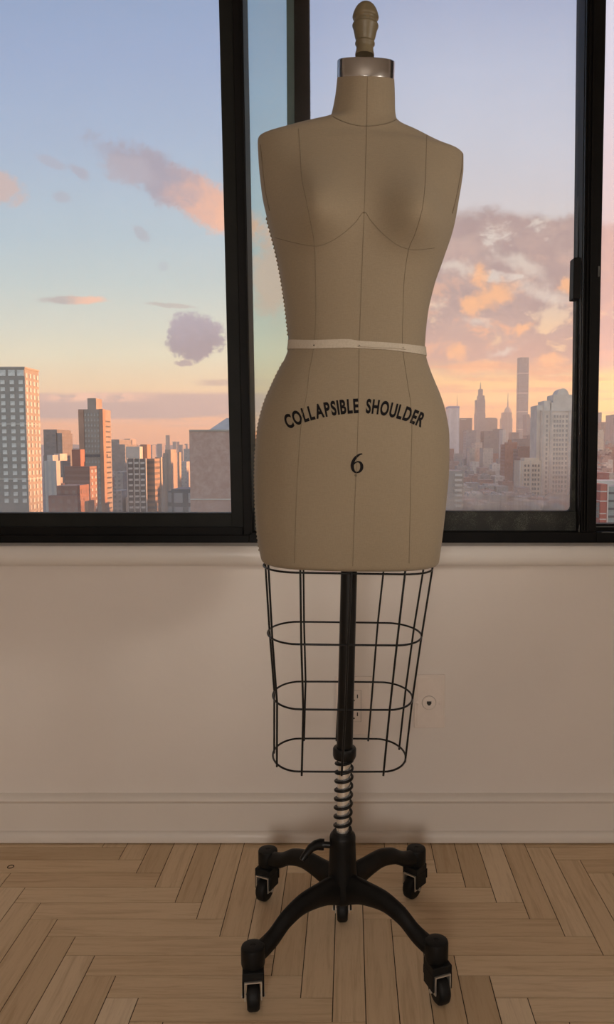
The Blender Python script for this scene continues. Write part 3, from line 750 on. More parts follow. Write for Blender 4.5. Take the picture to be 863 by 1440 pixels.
# ------------------------------------------------------------------ city outside
ZG = -75.0
def facade(name, wall, win, sx, sz, wx, wz, rough=.7, jit=.25):
    def fn(N, b, o):
        x, y, z = N.sep(o); u = N.add(x, y)
        fu, fz = N.m('FRACT', N.mul(u, 1/sx)), N.m('FRACT', N.mul(z, 1/sz))
        k = N.mul(N.m('LESS_THAN', fu, wx), N.m('LESS_THAN', fz, wz))
        cell = N.vec(N.m('FLOOR', N.mul(u, 1/sx)), N.m('FLOOR', N.mul(z, 1/sz)), 1.7)
        wn = N.n.new('ShaderNodeTexWhiteNoise'); N.put(wn.inputs['Vector'], cell)
        w = N.mix(N.mul(wn.outputs['Value'], jit*2), win, tuple(min(1, v*1.8+.05) for v in win))
        big = N.noise(o, .12, 4)
        wc = N.mix(N.sm(big, .3, .7), tuple(v*.88 for v in wall), tuple(min(1, v*1.1) for v in wall))
        N.put(b.inputs['Base Color'], N.mix(k, wc, w)); N.put(b.inputs['Roughness'], N.sub(rough, N.mul(k, .35)))
    return mat(name, wall, rough, 0, fn)
def px_x(px, Y): d = ray(px, 640); return d.x/d.y*Y
def side_depth(px_corner, px_back, Y): X = px_x(px_corner, Y); d = ray(px_back, 640); return X*d.y/d.x
def zt(py, Y): return P(CX, py, Y).z
FOOT = []
def blk(bm, pl, pr, pt, Y, dep, pb=None, mi=0):
    box(bm, px_x(pl, Y), px_x(pr, Y), Y, Y+dep, ZG if pb is None else zt(pb, Y), zt(pt, Y), mi)
def tower(name, label, m, blocks, group=None, cat='building'):
    """blocks: (left, right, top, Y, depth[, bottom])"""
    bm = bmesh.new()
    for b in blocks:
        blk(bm, *b); FOOT.append((px_x(b[0], b[3]), px_x(b[1], b[3]), b[3], b[3]+b[4]))
    o = fin(name, bm, m); x0, x1, Y, dep = px_x(blocks[0][0], blocks[0][3]), px_x(blocks[0][1], blocks[0][3]), blocks[0][3], blocks[0][4]
    rebase(o, ((x0+x1)/2, Y+dep/2, ZG)); return tag(o, label, cat, group)
def part(root, name, m, *blocks, label=None):
    bm = bmesh.new()
    for b in blocks: blk(bm, *b)
    o = fin(name, bm, m, root)
    if label: o['label'] = label
    return o
def windows(root, m, pts, w, h, axis_='y', name='window', dep=.5, cap=100):
    """one window per point (world x, y, z of its centre); beyond the cap the rest are one object"""
    bm = bmesh.new()
    if axis_ == 'y': box(bm, -w/2, w/2, -dep/2, dep/2, -h/2, h/2)
    else: box(bm, -dep/2, dep/2, -w/2, w/2, -h/2, h/2)
    me = bpy.data.meshes.new(name); bm.to_mesh(me); bm.free(); me.materials.append(m)
    for p in pts[:cap]:
        o = bpy.data.objects.new(name, me); COL.objects.link(o); o.parent = root; o.location = Vector(p)-WL[root]; WL[o] = WL[root]
    if len(pts) > cap:
        bm = bmesh.new()
        for p in pts[cap:]:
            if axis_ == 'y': box(bm, p[0]-w/2, p[0]+w/2, p[1]-dep/2, p[1]+dep/2, p[2]-h/2, p[2]+h/2)
            else: box(bm, p[0]-dep/2, p[0]+dep/2, p[1]-w/2, p[1]+w/2, p[2]-h/2, p[2]+h/2)
        o = fin(name, bm, m, root); o['kind'] = 'stuff'
WG = smat('pale window glass', (.52, .53, .52), .3, 0, .25, .4)
WD = smat('dark window glass', (.10, .10, .11), .3, 0, .3, .4)
WM = smat('mid window glass', (.30, .29, .28), .3, 0, .3, .4)
B_ = lambda n, c, **k: smat(n, c, .85, 0, .1, .15)
conc = B_('grey concrete facade', (.34, .31, .28)); brick = B_('brown brick facade', (.36, .22, .16)); redb = B_('red brick facade', (.34, .155, .115))
pale = B_('pale masonry', (.52, .49, .45)); dark = B_('dark glass facade', (.10, .10, .11)); tan_ = B_('tan masonry', (.42, .33, .26)); cream = B_('cream masonry', (.55, .47, .38))

# -- left window ----------------------------------------------------
Y = 340; dl = side_depth(38.5, 58, Y)-Y
t = tower('apartment_tower', 'grey apartment tower with rows of pale square windows at left picture edge', B_('grey brown tower brick', (.27, .26, .245)), [(-70, 38.5, 517, Y, dl)])
sp_px = [-11.5, 1, 12.5, 24.5, 35.5]; X = px_x(38.5, Y)
fr, sd = [], []
for r in range(22):
    z = zt(524.5, Y)-r*3.05
    w0 = 8.3 if r else 8.3
    for c in (7.8-13*1.02*k-1 for k in range(0, 1)): pass
    for pxc in (-6.5, 7.5, 20.5, 33): fr.append((px_x(pxc, Y), Y, z-(0 if r == 0 else .9)))
    for k in range(4): sd.append((X, Y+dl*(.10+.26*k), z-.9))
windows(t, WG, fr[4:76], 1.9, 1.75, 'y'); windows(t, WG, fr[:4], 2.9, 2.6, 'y')
windows(t, WG, sd, dl*.10, 1.9, 'x', cap=24)
part(t, 'roof_edge', conc, (-70, 38.9, 515.6, Y-.3, dl+.6, 518))
part(t, 'belt_course', pale, (-70, 38.8, 595.6, Y-.2, dl+.4, 596.9)); part(t, 'belt_course', pale, (-70, 38.8, 673, Y-.2, dl+.4, 674.4))
tower('office_block', 'dark grey stepped office block behind the left apartment tower', facade('grey office wall', (.17, .165, .165), (.11, .11, .12), 6, 4, .5, .5), [(62, 81, 604, 800, 40), (80, 88, 609, 800, 30)])
t = tower('apartment_tower', 'pale striped apartment slab right of the grey tower', facade('pale vertical strips', (.50, .49, .47), (.30, .30, .31), 3.4, 900, .45, 2), [(62, 78.5, 648, 520, side_depth(78.5, 84.5, 520)-520), (66, 74, 640, 526, 10)])
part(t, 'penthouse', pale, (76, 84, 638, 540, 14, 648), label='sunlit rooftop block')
# mid tower
Y = 500; dl = side_depth(145.5, 157, Y)-Y
t = tower('high_rise', 'tall brown high-rise with glowing orange side face and rooftop block', B_('brown high rise brick', (.30, .26, .23)), [(112, 145.5, 575.5, Y, dl)])
part(t, 'rooftop_block', B_('rooftop brick', (.30, .26, .23)), (125, 137, 560, Y+1, 12, 577))
part(t, 'pier', brick, (141, 145.9, 575, Y-.8, dl*.3)); part(t, 'pier', brick, (111.6, 119, 576, Y-.6, dl*.3))
pts = []
for r in range(18):
    z = zt(583, Y)-r*3.35
    for c in range(5): pts.append((px_x(121.5+c*4.4, Y), Y, z))
windows(t, WM, pts, 1.0, 1.9, cap=90)
X = px_x(145.5, Y)
pts = [(X, Y+dl*.5, zt(592, Y)-r*3.35) for r in range(18)]
windows(t, WD, pts, dl*.72, .95, 'x')
part(t, 'belt_course', dark, (112, 146, 639, Y-.5, dl*.5, 643))
Y = 410
t = tower('brick_building', 'dull red brick block with rooftop bulkhead before the tall high-rise', facade('dull red brick banded', (.27, .17, .145), (.22, .145, .125), 900, 3.2, 2, .4), [(90, 125.5, 656, Y, side_depth(125.5, 136, Y)-Y)])
part(t, 'bulkhead', redb, (101, 113, 632, Y+4, side_depth(113, 119, Y+4)-Y-4, 657))
X = px_x(125.5, Y); dl = side_depth(125.5, 136, Y)-Y
windows(t, WG, [(X, Y+dl*(.25+.5*c), zt(663, Y)-3.3*r) for r in range(9) for c in range(2)], dl*.16, 1.5, 'x')
t = tower('brick_building', 'low dark red brick building at the bottom of the left window pane', facade('dark red brick grid', (.24, .13, .11), (.16, .10, .09), 3, 3.2, .45, .5), [(66, 107, 697, 300, side_depth(107, 111, 300)-300), (78, 107, 683, 306, 14)])
part(t, 'stair_tower', redb, (106, 109, 690, 309, 8)); part(t, 'stair_tower', brick, (117, 122, 705, 303, 8))
tower('office_block', 'hazy grey sloped-roof block right of the tall high-rise', facade('hazy grey wall', (.22, .215, .21), (.17, .17, .175), 8, 5, .5, .5), [(150, 168, 618, 1000, 60), (168, 176, 625, 1000, 60)])
tower('slender_tower', 'small slender grey tower on the skyline above the pale slab', conc, [(175, 183.5, 617, 1500, 40)])
tower('apartment_tower', 'small grey apartment block below the sloped-roof block', facade('small grey grid', (.33, .32, .31), (.17, .17, .18), 3.5, 3.3, .5, .5), [(160, 172, 664, 600, 20), (158, 170, 690, 560, 15)])
Y = 430
t = tower('apartment_slab', 'grey apartment slab with white vertical fins and a pale rooftop block', B_('grey slab', (.17, .165, .16)), [(178, 204.5, 645, Y, side_depth(204.5, 206, Y)-Y)])
part(t, 'rooftop_block', pale, (177, 196.5, 628, Y+3, 20, 647))
for pxc in (178.3, 187.8, 195.5, 204.2): part(t, 'fin', pale, (pxc-.6, pxc+.6, 644.5, Y-.6, 1.2))
R2 = random.Random(3)
windows(t, WG, [(px_x(c, Y), Y, zt(651, Y)-3.1*r) for r in range(10) for c in (183, 191.5, 200)], 2.3, 1.1)
t = tower('balcony_tower', 'brown apartment slab with striped balconies beside the white-finned slab', facade('brown balcony bands', (.30, .22, .175), (.14, .12, .11), 900, 3.2, 2, .45), [(205.5, 217, 645, Y+6, 12)])
part(t, 'rooftop_block', brick, (197.5, 207, 625, Y+10, side_depth(207, 212, Y+10)-Y-10, 646))
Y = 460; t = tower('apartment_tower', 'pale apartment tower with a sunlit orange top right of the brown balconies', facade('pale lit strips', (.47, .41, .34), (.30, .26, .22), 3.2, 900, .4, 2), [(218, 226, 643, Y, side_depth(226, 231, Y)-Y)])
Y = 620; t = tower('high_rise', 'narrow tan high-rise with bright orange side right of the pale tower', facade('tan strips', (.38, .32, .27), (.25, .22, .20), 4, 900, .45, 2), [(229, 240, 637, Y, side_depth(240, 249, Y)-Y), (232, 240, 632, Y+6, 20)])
tower('slender_tower', 'thin dark spire-like tower on the horizon of the left pane', conc, [(233.3, 236.7, 612, 2200, 20)])
t = tower('small_block', 'small glowing block right of the narrow tan high-rise', tan_, [(250, 252, 636, 700, side_depth(252, 254.5, 700)-700, 690)])
tower('apartment_tower', 'hazy pale apartment cluster beside the wide brick wall', facade('hazy pale grid', (.40, .385, .37), (.27, .265, .265), 4, 3.6, .5, .5), [(249, 262, 649, 800, 30), (258, 270, 631, 830, 30)])
tower('glass_block', 'low dark blue glass block beside the wide brick wall', facade('blue grey glazing', (.13, .15, .165), (.22, .245, .265), 7, 7, .6, .7), [(240, 270, 688, 380, 20), (235, 241, 691, 384, 14)])
t = tower('brick_building', 'wide faded brick block with blank wall beside the black mullion', mat('faded blank brick', (.27, .18, .155), .9, 0, lambda N, b, o: N.put(b.inputs['Base Color'], N.mix(N.sm(N.noise(o, .35, 7, .7, 1.2), .35, .7), (.38, .255, .22), (.47, .345, .30)))), [(266.5, 352, 605, 300, 24)])
part(t, 'belt_course', pale, (266.3, 352.2, 701.5, 299.7, 1, 703))
part(t, 'roof_edge', conc, (266.2, 352.3, 604.4, 299.6, 24.6, 606.5))
def pyramid(name, label, m, pl, pr, pb, pt, Y, dep, top=.15):
    bm = bmesh.new(); x0, x1 = px_x(pl, Y), px_x(pr, Y); zb, z1 = zt(pb, Y), zt(pt, Y); c = (x0+x1)/2; w = (x1-x0)/2
    vs = box(bm, x0, x1, Y, Y+dep, ZG, zb)
    bot = [bm.verts.new((c+sx*w, Y+dep/2+sy*dep/2, zb)) for sx, sy in ((-1, -1), (1, -1), (1, 1), (-1, 1))]
    tp = [bm.verts.new((c+sx*w*top, Y+dep/2+sy*dep/2*top, z1)) for sx, sy in ((-1, -1), (1, -1), (1, 1), (-1, 1))]
    bm.faces.new(tp); [bm.faces.new((bot[i], bot[(i+1) % 4], tp[(i+1) % 4], tp[i])) for i in range(4)]
    o = rebase(fin(name, bm, m), (c, Y+dep/2, ZG)); return tag(o, label, 'building')
pyramid('pyramid_roof_tower', 'pale pyramid-roofed tower peeking above the wide brick block', B_('pale grey roof', (.40, .41, .42)), 295, 352, 604, 587, 480, 22, .25)
far_m = facade('far tower wall', (.26, .25, .25), (.20, .20, .21), 9, 6, .5, .5)
for pl, pr, pt, Y in ((221, 228, 624, 2400), (243, 248.5, 621, 2600), (252, 257, 625.5, 2300), (259.5, 264, 624, 2500), (95, 104, 630, 1900), (186, 191, 626, 2600), (207, 214, 626, 2100), (139.5, 147, 627, 2500)):
    tower('skyline_tower', 'tiny hazy tower on the left pane horizon', far_m, [(pl, pr, pt, Y, 40)], 'tiny towers on the left horizon')

# -- middle window --------------------------------------------------
gl_ = facade('blue grey curtain wall', (.24, .245, .26), (.17, .18, .20), 6, 5, .5, .6)
t = tower('skyscraper', 'pale slab skyscraper with rooftop antenna next to the dress form hip', facade('pale fluted slab', (.50, .50, .51), (.40, .40, .42), 9, 900, .4, 2), [(629.5, 645, 571, 1900, 50)])
part(t, 'crown_band', B_('blue louvre band', (.28, .30, .45)), (629.3, 645.2, 571.5, 1899, 52, 574))
bm = bmesh.new(); q = Vector((px_x(641.8, 1920), 1920, 0)); tube(bm, [(q.x, q.y, zt(572, 1920)), (q.x, q.y, zt(557, 1920))], lambda t: 1.0-.7*t, 6); fin('antenna', bm, conc, t)
t = tower('skyscraper', 'dark flat-topped skyscraper right of the antenna slab', facade('dark office', (.13, .125, .135), (.09, .09, .10), 7, 5, .5, .5), [(645.5, 663, 588, 2200, 60)])
part(t, 'sign_band', pale, (647, 654.5, 589, 2199, 1, 590.2))
tower('skyscraper', 'pale glass skyscraper before the dark flat-topped one', gl_, [(655, 669, 605, 1500, 40)])
t = tower('skyscraper', 'tapering glass skyscraper with a needle spire in the middle pane', gl_, [(669, 681.5, 581, 2300, 45), (669.5, 681, 562, 2302, 40), (672, 680, 556, 2305, 34), (672.5, 677.5, 547, 2308, 24)])
bm = bmesh.new(); q = Vector((px_x(674, 2320), 2320, 0)); tube(bm, [(q.x, q.y, zt(549, 2320)), (q.x, q.y, zt(537, 2320))], lambda t: 2.4-2.1*t, 8); fin('spire', bm, gl_, t)
tower('skyscraper', 'broad grey office slab right of the needle-spired skyscraper', facade('broad grey office', (.23, .225, .225), (.16, .16, .17), 6, 5, .5, .5), [(681.5, 698.5, 589, 2500, 50), (683, 697, 587.5, 2505, 40)])
tower('office_block', 'grey office block below the broad grey slab', facade('mid grey office', (.19, .185, .19), (.13, .13, .14), 6, 5, .5, .5), [(680, 699, 606, 1500, 40), (697, 707, 603, 1700, 40)])
t = tower('skyscraper', 'stepped skyscraper with rounded crown and tall needle mast', facade('stepped stone strips', (.27, .245, .24), (.18, .17, .175), 6, 900, .45, 2), [(705.5, 719.5, 588, 3000, 50), (706.5, 718.5, 580, 3002, 44)])
bm = bmesh.new(); qx = px_x(712.6, 3024)
lathe(bm, [(15.5, zt(580.5, 3024)), (14, zt(578, 3024)), (11, zt(575, 3024)), (7, zt(573.2, 3024)), (3.2, zt(572, 3024)), (2.6, zt(566, 3024)), (1.6, zt(563, 3024)), (1.1, zt(556, 3024)), (.4, zt(552, 3024))], 16, c=(qx, 3024)); fin('crown', bm, conc, t, True, 40)
tower('office_block', 'pale office block below the needle-masted skyscraper', pale, [(706, 711, 604, 1300, 30)])
t = tower('skyscraper', 'very slim square skyscraper rising tallest on the skyline', facade('slim grid tower', (.27, .28, .30), (.17, .18, .20), 4.4, 7, .62, .62), [(727.5, 741, 502.5, 2350, 29)])
for py in (524, 552, 578, 603): part(t, 'open_floor', pale, (727.4, 741.1, py, 2349.6, 29.8, py+1.6))
bm = bmesh.new(); tw = 2000
pts = [(px_x(739, tw), ZG), (px_x(748.5, tw), ZG), (px_x(747.8, tw), zt(603, tw)), (px_x(745.5, tw), zt(592, tw)), (px_x(743, tw), zt(582.5, tw)), (px_x(739, tw), zt(582.5, tw))]
prism(bm, pts, tw, tw+40); tag(rebase(fin('skyscraper', bm, gl_), (px_x(743, tw), tw+20, ZG)), 'slant-topped glass skyscraper leaning against the slim square one', 'building')
tower('office_block', 'dark wide office block at the foot of the slim skyscraper', facade('dark wide office', (.16, .155, .165), (.11, .11, .12), 6, 5, .5, .5), [(719, 729, 608, 1900, 40), (741, 757, 612, 1500, 40), (727, 744, 617, 1200, 30)])
Y = 700; t = tower('brick_building', 'rust brick tower left of the cream gridded tower', facade('rust brick grid', (.34, .20, .155), (.25, .15, .125), 3, 3.2, .45, .5), [(709.5, 722, 625, Y, 20), (714, 726.5, 622, Y+3, 18)])
part(t, 'water_tank', brick, (715, 719, 618.5, Y+6, 5, 623))
t = tower('brick_building', 'dull brown brick tower behind the cream gridded tower', facade('dull brown grid', (.23, .155, .14), (.17, .125, .12), 3, 3.2, .45, .5), [(728, 755, 631, 660, 20), (732, 748, 627.5, 664, 12)])
Y = 520; t = tower('apartment_tower', 'cream gridded apartment tower left of the crowned tower', cream, [(731, 763, 648, Y, 18), (737, 758, 644, Y+4, 12)])
windows(t, WD, [(px_x(c, Y), Y, zt(655, Y)-3.1*r) for r in range(8) for c in (738.5, 743, 749.5, 753, 757.5)], 1.1, 1.6)
for c in (731.5, 735, 746.3, 762.3): part(t, 'pier', pale, (c-.7, c+.7, 647.5, Y-.5, 1))
Y = 560; st = B_('pale crowned stone', (.60, .555, .49))
t = tower('crowned_tower', 'large pale stepped tower with rounded crown beside the right mullion', st, [(760, 818, 578, Y, 26), (753.5, 775, 570, Y+3, 20), (763, 773, 563.5, Y+2, 18), (772, 806, 566, Y+2, 20), (776, 803, 555, Y+3, 18)])
bm = bmesh.new(); xc_, w_ = px_x(789.5, Y+4), px_x(798, Y+4)-px_x(789.5, Y+4); z0, z1 = zt(556, Y+4), zt(546, Y+4)
prism(bm, [(xc_-w_*1.1, z0-6), (xc_+w_*1.0, z0-6)]+[(xc_+w_*math.cos(a), z0-1+(z1-z0+1)*math.sin(a)) for a in [i*math.pi/10 for i in range(11)]], Y+4, Y+18); fin('crown', bm, st, t)
pts = [(px_x(c, Y), Y, zt(586, Y)-3.35*r) for r in range(18) for c in (768, 778.5, 782.5, 786.5, 790.5, 795.5)]
windows(t, WM, pts, 1.25, 1.9, cap=100)
for c in (763, 773.5, 799.5): part(t, 'pier', pale, (c-1.2, c+1.2, 577, Y-.6, 1.2))
part(t, 'cornice', pale, (759.5, 818, 577, Y-.5, 3, 578.5)); part(t, 'cornice', pale, (759.5, 818, 668, Y-.7, 3, 670))
Y = 300; t = tower('apartment_block', 'grey apartment block with white balcony bands at the dress form hip', B_('grey block wall', (.27, .25, .235)), [(624, 652, 662, Y, 16)])
for r in range(7): part(t, 'balcony', pale, (640, 650, 666.5+r*7.2, Y-1.1, 1.3, 669.6+r*7.2))
tower('low_rise_block', 'pale blocky low-rise in front of the glass skyscrapers', facade('pale low grid', (.45, .40, .36), (.30, .27, .25), 3.5, 3.4, .5, .5), [(667, 678, 622, 1000, 24), (660, 668, 630, 980, 22), (679, 693, 630, 940, 24)])
# -- right window ---------------------------------------------------
tower('skyscraper', 'grey skyscraper edge next to the right mullion in the right pane', gl_, [(836, 844.3, 580, 1700, 40)])
tower('office_block', 'broad mauve office block on the right pane skyline', facade('mauve office', (.20, .165, .175), (.16, .135, .145), 6, 5, .5, .5), [(844, 861, 596, 1600, 60), (846, 856, 593.5, 1610, 40)])
tower('skyscraper', 'narrow tower at the right picture edge', facade('narrow tower strips', (.32, .30, .31), (.2, .19, .2), 5, 900, .5, 2), [(861, 872, 583, 1300, 40)])
tower('apartment_tower', 'pale pink apartment tower beside the right mullion', cream, [(838, 848, 607, 900, 24), (841, 847, 604, 905, 14)])
tower('brick_building', 'long low dark red brick row in the right pane', facade('dark red row', (.26, .10, .09), (.20, .085, .08), 4, 3.5, .5, .5), [(830, 857, 665, 430, 16)])
tower('rooftop_terrace', 'pale flat roof deck before the long red row', pale, [(828, 880, 676, 330, 12)])
Y = 240; t = tower('brick_building', 'red brick building with white floor bands in the right pane', B_('clear red brick', (.36, .13, .10)), [(845.5, 856.3, 681, Y, 14)])
for py in (690.5, 704, 721.5, 729.5): part(t, 'floor_band', pale, (845.3, 856.5, py, Y-.2, 14.4, py+1.6))
part(t, 'corner_pier', pale, (855.2, 857, 681, Y-.3, 2))
part(t, 'glazed_wing', B_('grey green glazing', (.26, .30, .29)), (857, 884, 684, Y+1, 12))
for py in (692, 703, 714, 725): part(t, 'wing_band', dark, (857, 884, py, Y+.8, 1, py+3))
t = tower('brick_building', 'small dark brick house at the foot of the white-banded building', B_('dark red house', (.22, .08, .07)), [(832, 844.5, 705, 232, 10)])
windows(t, WD, [(px_x(842, 232), 232, zt(709+5.5*r, 232)) for r in range(4)], .9, 1.0)
# -- crowded low rooftops of the middle and right panes, and what lies behind the dress form
lr = [facade('low roof wall '+k, c, tuple(v*.62 for v in c), 3.6, 3.3, .48, .5) for k, c in (('sand', (.42, .36, .31)), ('rose', (.37, .27, .24)), ('grey', (.31, .30, .295)), ('chalk', (.55, .51, .47)), ('rust', (.31, .185, .155)))]
tops = smat('pale roof surface', (.42, .40, .38), .9, 0, .2, .3)
def clutter(n, p0, p1, y0, y1, d0, d1, label, group, wmin, wmax, pale_bias=1):
    for i in range(n):
        for tr_ in range(80):
            f_ = min(1, max(0, i/(n-1)+R.uniform(-.03, .03)*tr_/8)); Y = d0*(d1/d0)**f_*R.uniform(.97, 1.03)
            pl = p0+(((i+tr_*.37)*.618034) % 1)*(p1-p0); w = R.uniform(wmin, wmax)*(1+f_*.9)*(1-.004*tr_); dep = R.uniform(12, 22)
            a0, a1 = px_x(pl-w/2, Y), px_x(pl+w/2, Y)
            if not any(a0 < q[1]+1 and a1 > q[0]-1 and Y < q[3]+1 and Y+dep > q[2]-1 for q in FOOT): break
        else: continue
        f = f_; py = y0+(y1-y0)*f+R.uniform(-2, 2)
        bl = [(pl-w/2, pl+w/2, py, Y, dep)]
        if R.random() < .6: bl.append((pl-w*.3, pl-w*.02, py-1.6-f*2, Y+4, 6, py+1))
        tower('low_rise', label, R.choice(lr), bl, group)
clutter(64, 634, 762, 632, 712, 1250, 330, 'small hazy low-rise in the crowded rooftops of the middle pane', 'low rooftops in the middle pane', 7, 13)
clutter(22, 842, 862, 620, 668, 1100, 450, 'small pinkish low-rise among the right pane rooftops', 'low rooftops in the right pane', 5, 9)
clutter(24, 64, 264, 640, 700, 1100, 560, 'small hazy low-rise between the left pane towers', 'low rooftops in the left pane', 7, 12)
clutter(16, 360, 620, 622, 690, 1300, 520, 'hazy block hidden behind the dress form', 'blocks behind the dress form', 14, 30)
clutter(10, 764, 800, 700, 712, 420, 330, 'small hazy low-rise at the foot of the crowned tower', 'low rooftops under the crowned tower', 6, 10)
bm = bmesh.new(); box(bm, -9000, 9000, 20, 12000, ZG-2, ZG); struct(fin('city_ground', bm, smat('hazy street ground', (.22, .205, .19), .9, 0, .2, .02)), 'hazy street level far below the windows', 'ground')
bm = bmesh.new(); n = 120; R3 = random.Random(5)
for row, (yy, hh) in enumerate(((9000, 0), (9400, 1), (10200, 1), (10800, 0))): pass
cols = []
for i in range(n+1):
    x = -7000+14000*i/n; h = 150+26*math.sin(i*.31)+14*math.sin(i*.83+1)+R3.uniform(-5, 5)
    if x < -500: h *= .62
    cols.append([bm.verts.new(c) for c in ((x, 9000, ZG), (x, 9250, ZG+h*.8), (x, 9500, ZG+h+20), (x, 10000, ZG+h*.7), (x, 10400, ZG))])
for a, b in zip(cols, cols[1:]):
    for k in range(4): bm.faces.new((a[k], b[k], b[k+1], a[k+1]))
struct(fin('hills', bm, smat('distant hills', (.12, .11, .115), .9, 0, .1, .002), smooth=True), 'low hills on the far horizon', 'hills')
# haze over the city
HZ = bpy.data.materials.new('city haze'); HZ.use_nodes = True; N = NT(HZ.node_tree); N.n.clear()
out = N.n.new('ShaderNodeOutputMaterial'); vs_ = N.n.new('ShaderNodeVolumeScatter'); vs_.inputs['Color'].default_value = (.86, .95, .96, 1); vs_.inputs['Density'].default_value = HAZE = .00014; vs_.inputs['Anisotropy'].default_value = .25
N.l.new(vs_.outputs[0], out.inputs['Volume'])
bm = bmesh.new(); 
fp = [(-180, 60), (160, 60), (1900, 4600), (-2500, 4600)]
a_ = [bm.verts.new((x_, y_, ZG-1)) for x_, y_ in fp]; b_ = [bm.verts.new((x_, y_, 330)) for x_, y_ in fp]
bm.faces.new(list(reversed(a_))); bm.faces.new(b_)
for i in range(4): bm.faces.new((a_[i], a_[(i+1) % 4], b_[(i+1) % 4], b_[i]))
tag(fin('haze', bm, HZ), 'thin evening haze hanging over the whole city', 'haze', kind='stuff')

# ------------------------------------------------------------------ sun and sky
sun = bpy.data.lights.new('sun', 'SUN'); so = bpy.data.objects.new('sun', sun); COL.objects.link(so)
az, el = math.radians(72), math.radians(3.2)
sdir = Vector((math.sin(az)*math.cos(el), math.cos(az)*math.cos(el), math.sin(el)))
so.rotation_euler = (-sdir).to_track_quat('-Z', 'Y').to_euler(); sun.energy = 11; sun.color = (1, .42, .17); sun.angle = math.radians(.6)
W_ = bpy.data.worlds.new('sky'); S.world = W_; W_.use_nodes = True; N = NT(W_.node_tree); N.n.clear()
wo = N.n.new('ShaderNodeOutputWorld'); bg = N.n.new('ShaderNodeBackground'); N.l.new(bg.outputs[0], wo.inputs[0])
tc = N.n.new('ShaderNodeTexCoord'); x, y, z = N.sep(tc.outputs['Generated'])
ya = N.m('MAXIMUM', N.m('ABSOLUTE', y), .12)
U, V = N.m('DIVIDE', x, ya), N.m('DIVIDE', z, ya)
front = N.m('GREATER_THAN', y, 0)
def vramp(rows): return N.ramp(N.mul(V, 1/.9), [(max(0, min(1, UV(CX, py)[1]/.9)), lin(c)) for py, c in rows])
left = vramp([(632, (240, 168, 118)), (600, (243, 176, 126)), (575, (240, 190, 146)), (545, (242, 220, 172)), (500, (229, 231, 202)), (460, (213, 224, 210)), (400, (192, 213, 214)), (330, (177, 203, 217)), (200, (163, 187, 216)), (80, (151, 175, 212)), (0, (143, 168, 206)), (-260, (118, 145, 192))])
right = vramp([(632, (243, 165, 112)), (600, (248, 178, 115)), (570, (251, 192, 120)), (535, (253, 212, 135)), (495, (245, 208, 158)), (420, (218, 208, 196)), (330, (206, 208, 208)), (280, (202, 206, 214)), (200, (196, 206, 222)), (100, (184, 198, 222)), (0, (163, 180, 212)), (-260, (130, 152, 196))])
far = vramp([(632, (253, 205, 120)), (590, (255, 216, 112)), (530, (255, 232, 140)), (480, (252, 215, 160)), (420, (235, 205, 190)), (330, (228, 205, 205)), (250, (228, 208, 214)), (100, (222, 218, 234)), (0, (220, 220, 238)), (-100, (200, 206, 230)), (-200, (170, 185, 220)), (-300, (130, 152, 196))])
col = N.mix(N.sm(U, UV(300, 600)[0], UV(640, 600)[0]), left, right)
col = N.mix(N.sm(U, UV(800, 600)[0], UV(850, 600)[0]), col, far)
east = N.ramp(N.mul(V, .8), [(0, (1.05, 1.06, .95)), (.25, (.95, 1.0, .98)), (.8, (.42, .52, .72))])
col = N.mix(front, east, col)
p3 = N.vec(U, V, 0)
wob4 = N.sub(N.noise(p3, 120, 6, .65), .5); wob = N.sub(N.noise(p3, 22, 8, .68), .5); wob2 = N.sub(N.noise(p3, 48, 8, .66), .5); wob3 = N.sub(N.noise(N.vec(U, V, 3.3), 26, 6, .62), .5)
def ell(px, py, rx, ry, rot=0, amp=1., soft=.35):
    u0, v0 = UV(px, py); a = math.radians(rot); c, s = math.cos(a), math.sin(a)
    du, dv = N.add(N.sub(U, u0), N.mul(wob, .05*amp)), N.add(N.sub(V, v0), N.mul(wob3, .035*amp))
    e1 = N.add(N.mul(du, c*F/rx), N.mul(dv, -s*F/rx)); e2 = N.add(N.mul(du, s*F/ry), N.mul(dv, c*F/ry))
    r = N.m('SQRT', N.add(N.mul(e1, e1), N.mul(e2, e2)))
    return N.mul(N.sm(N.add(r, N.add(N.mul(wob2, 1.5*amp), N.mul(wob4, .9*amp))), 1+soft, 1-soft), front)
def cloud(mask, c, k=1.): 
    global col
    col = N.mix(N.mul(mask, k) if k != 1 else mask, col, c if not isinstance(c, tuple) else lin(c))
# left pane clouds
def shade(pa, pb, ca, cb):               # colour running from one sky direction to another
    (u0, v0), (u1, v1) = UV(*pa), UV(*pb); du, dv = u1-u0, v1-v0; L2 = du*du+dv*dv
    t = N.add(N.mul(N.sub(U, u0), du/L2), N.mul(N.sub(V, v0), dv/L2)); t = N.add(t, N.mul(wob2, .9)); return N.mix(N.sm(t, 0, 1), lin(ca), lin(cb))
cloud(ell(266, 272, 128, 27, 28, .8), shade((215, 240), (330, 310), (162, 160, 178), (250, 190, 160)), .95)
cloud(ell(182, 240, 34, 17, 20, .8), (176, 175, 190), .8)
cloud(ell(-2, 262, 36, 20, 20, .9), (206, 184, 180), .85)
cloud(ell(72, 228, 22, 7, 20, .5), (172, 176, 194), .6); cloud(ell(112, 241, 14, 8, 25, .5), (170, 172, 190), .7)
cloud(ell(88, 278, 12, 7, 10, .5), (172, 178, 194), .6); cloud(ell(200, 329, 13, 7, 30, .5), (172, 178, 192), .65); cloud(ell(228, 375, 7, 6, 0, .4), (175, 188, 200), .5)
cloud(ell(104, 422, 42, 5.5, 0, .35), shade((85, 422), (128, 422), (182, 180, 180), (252, 200, 172)), .9)
cloud(ell(240, 430, 34, 3, 4, .3), (186, 184, 180), .7)
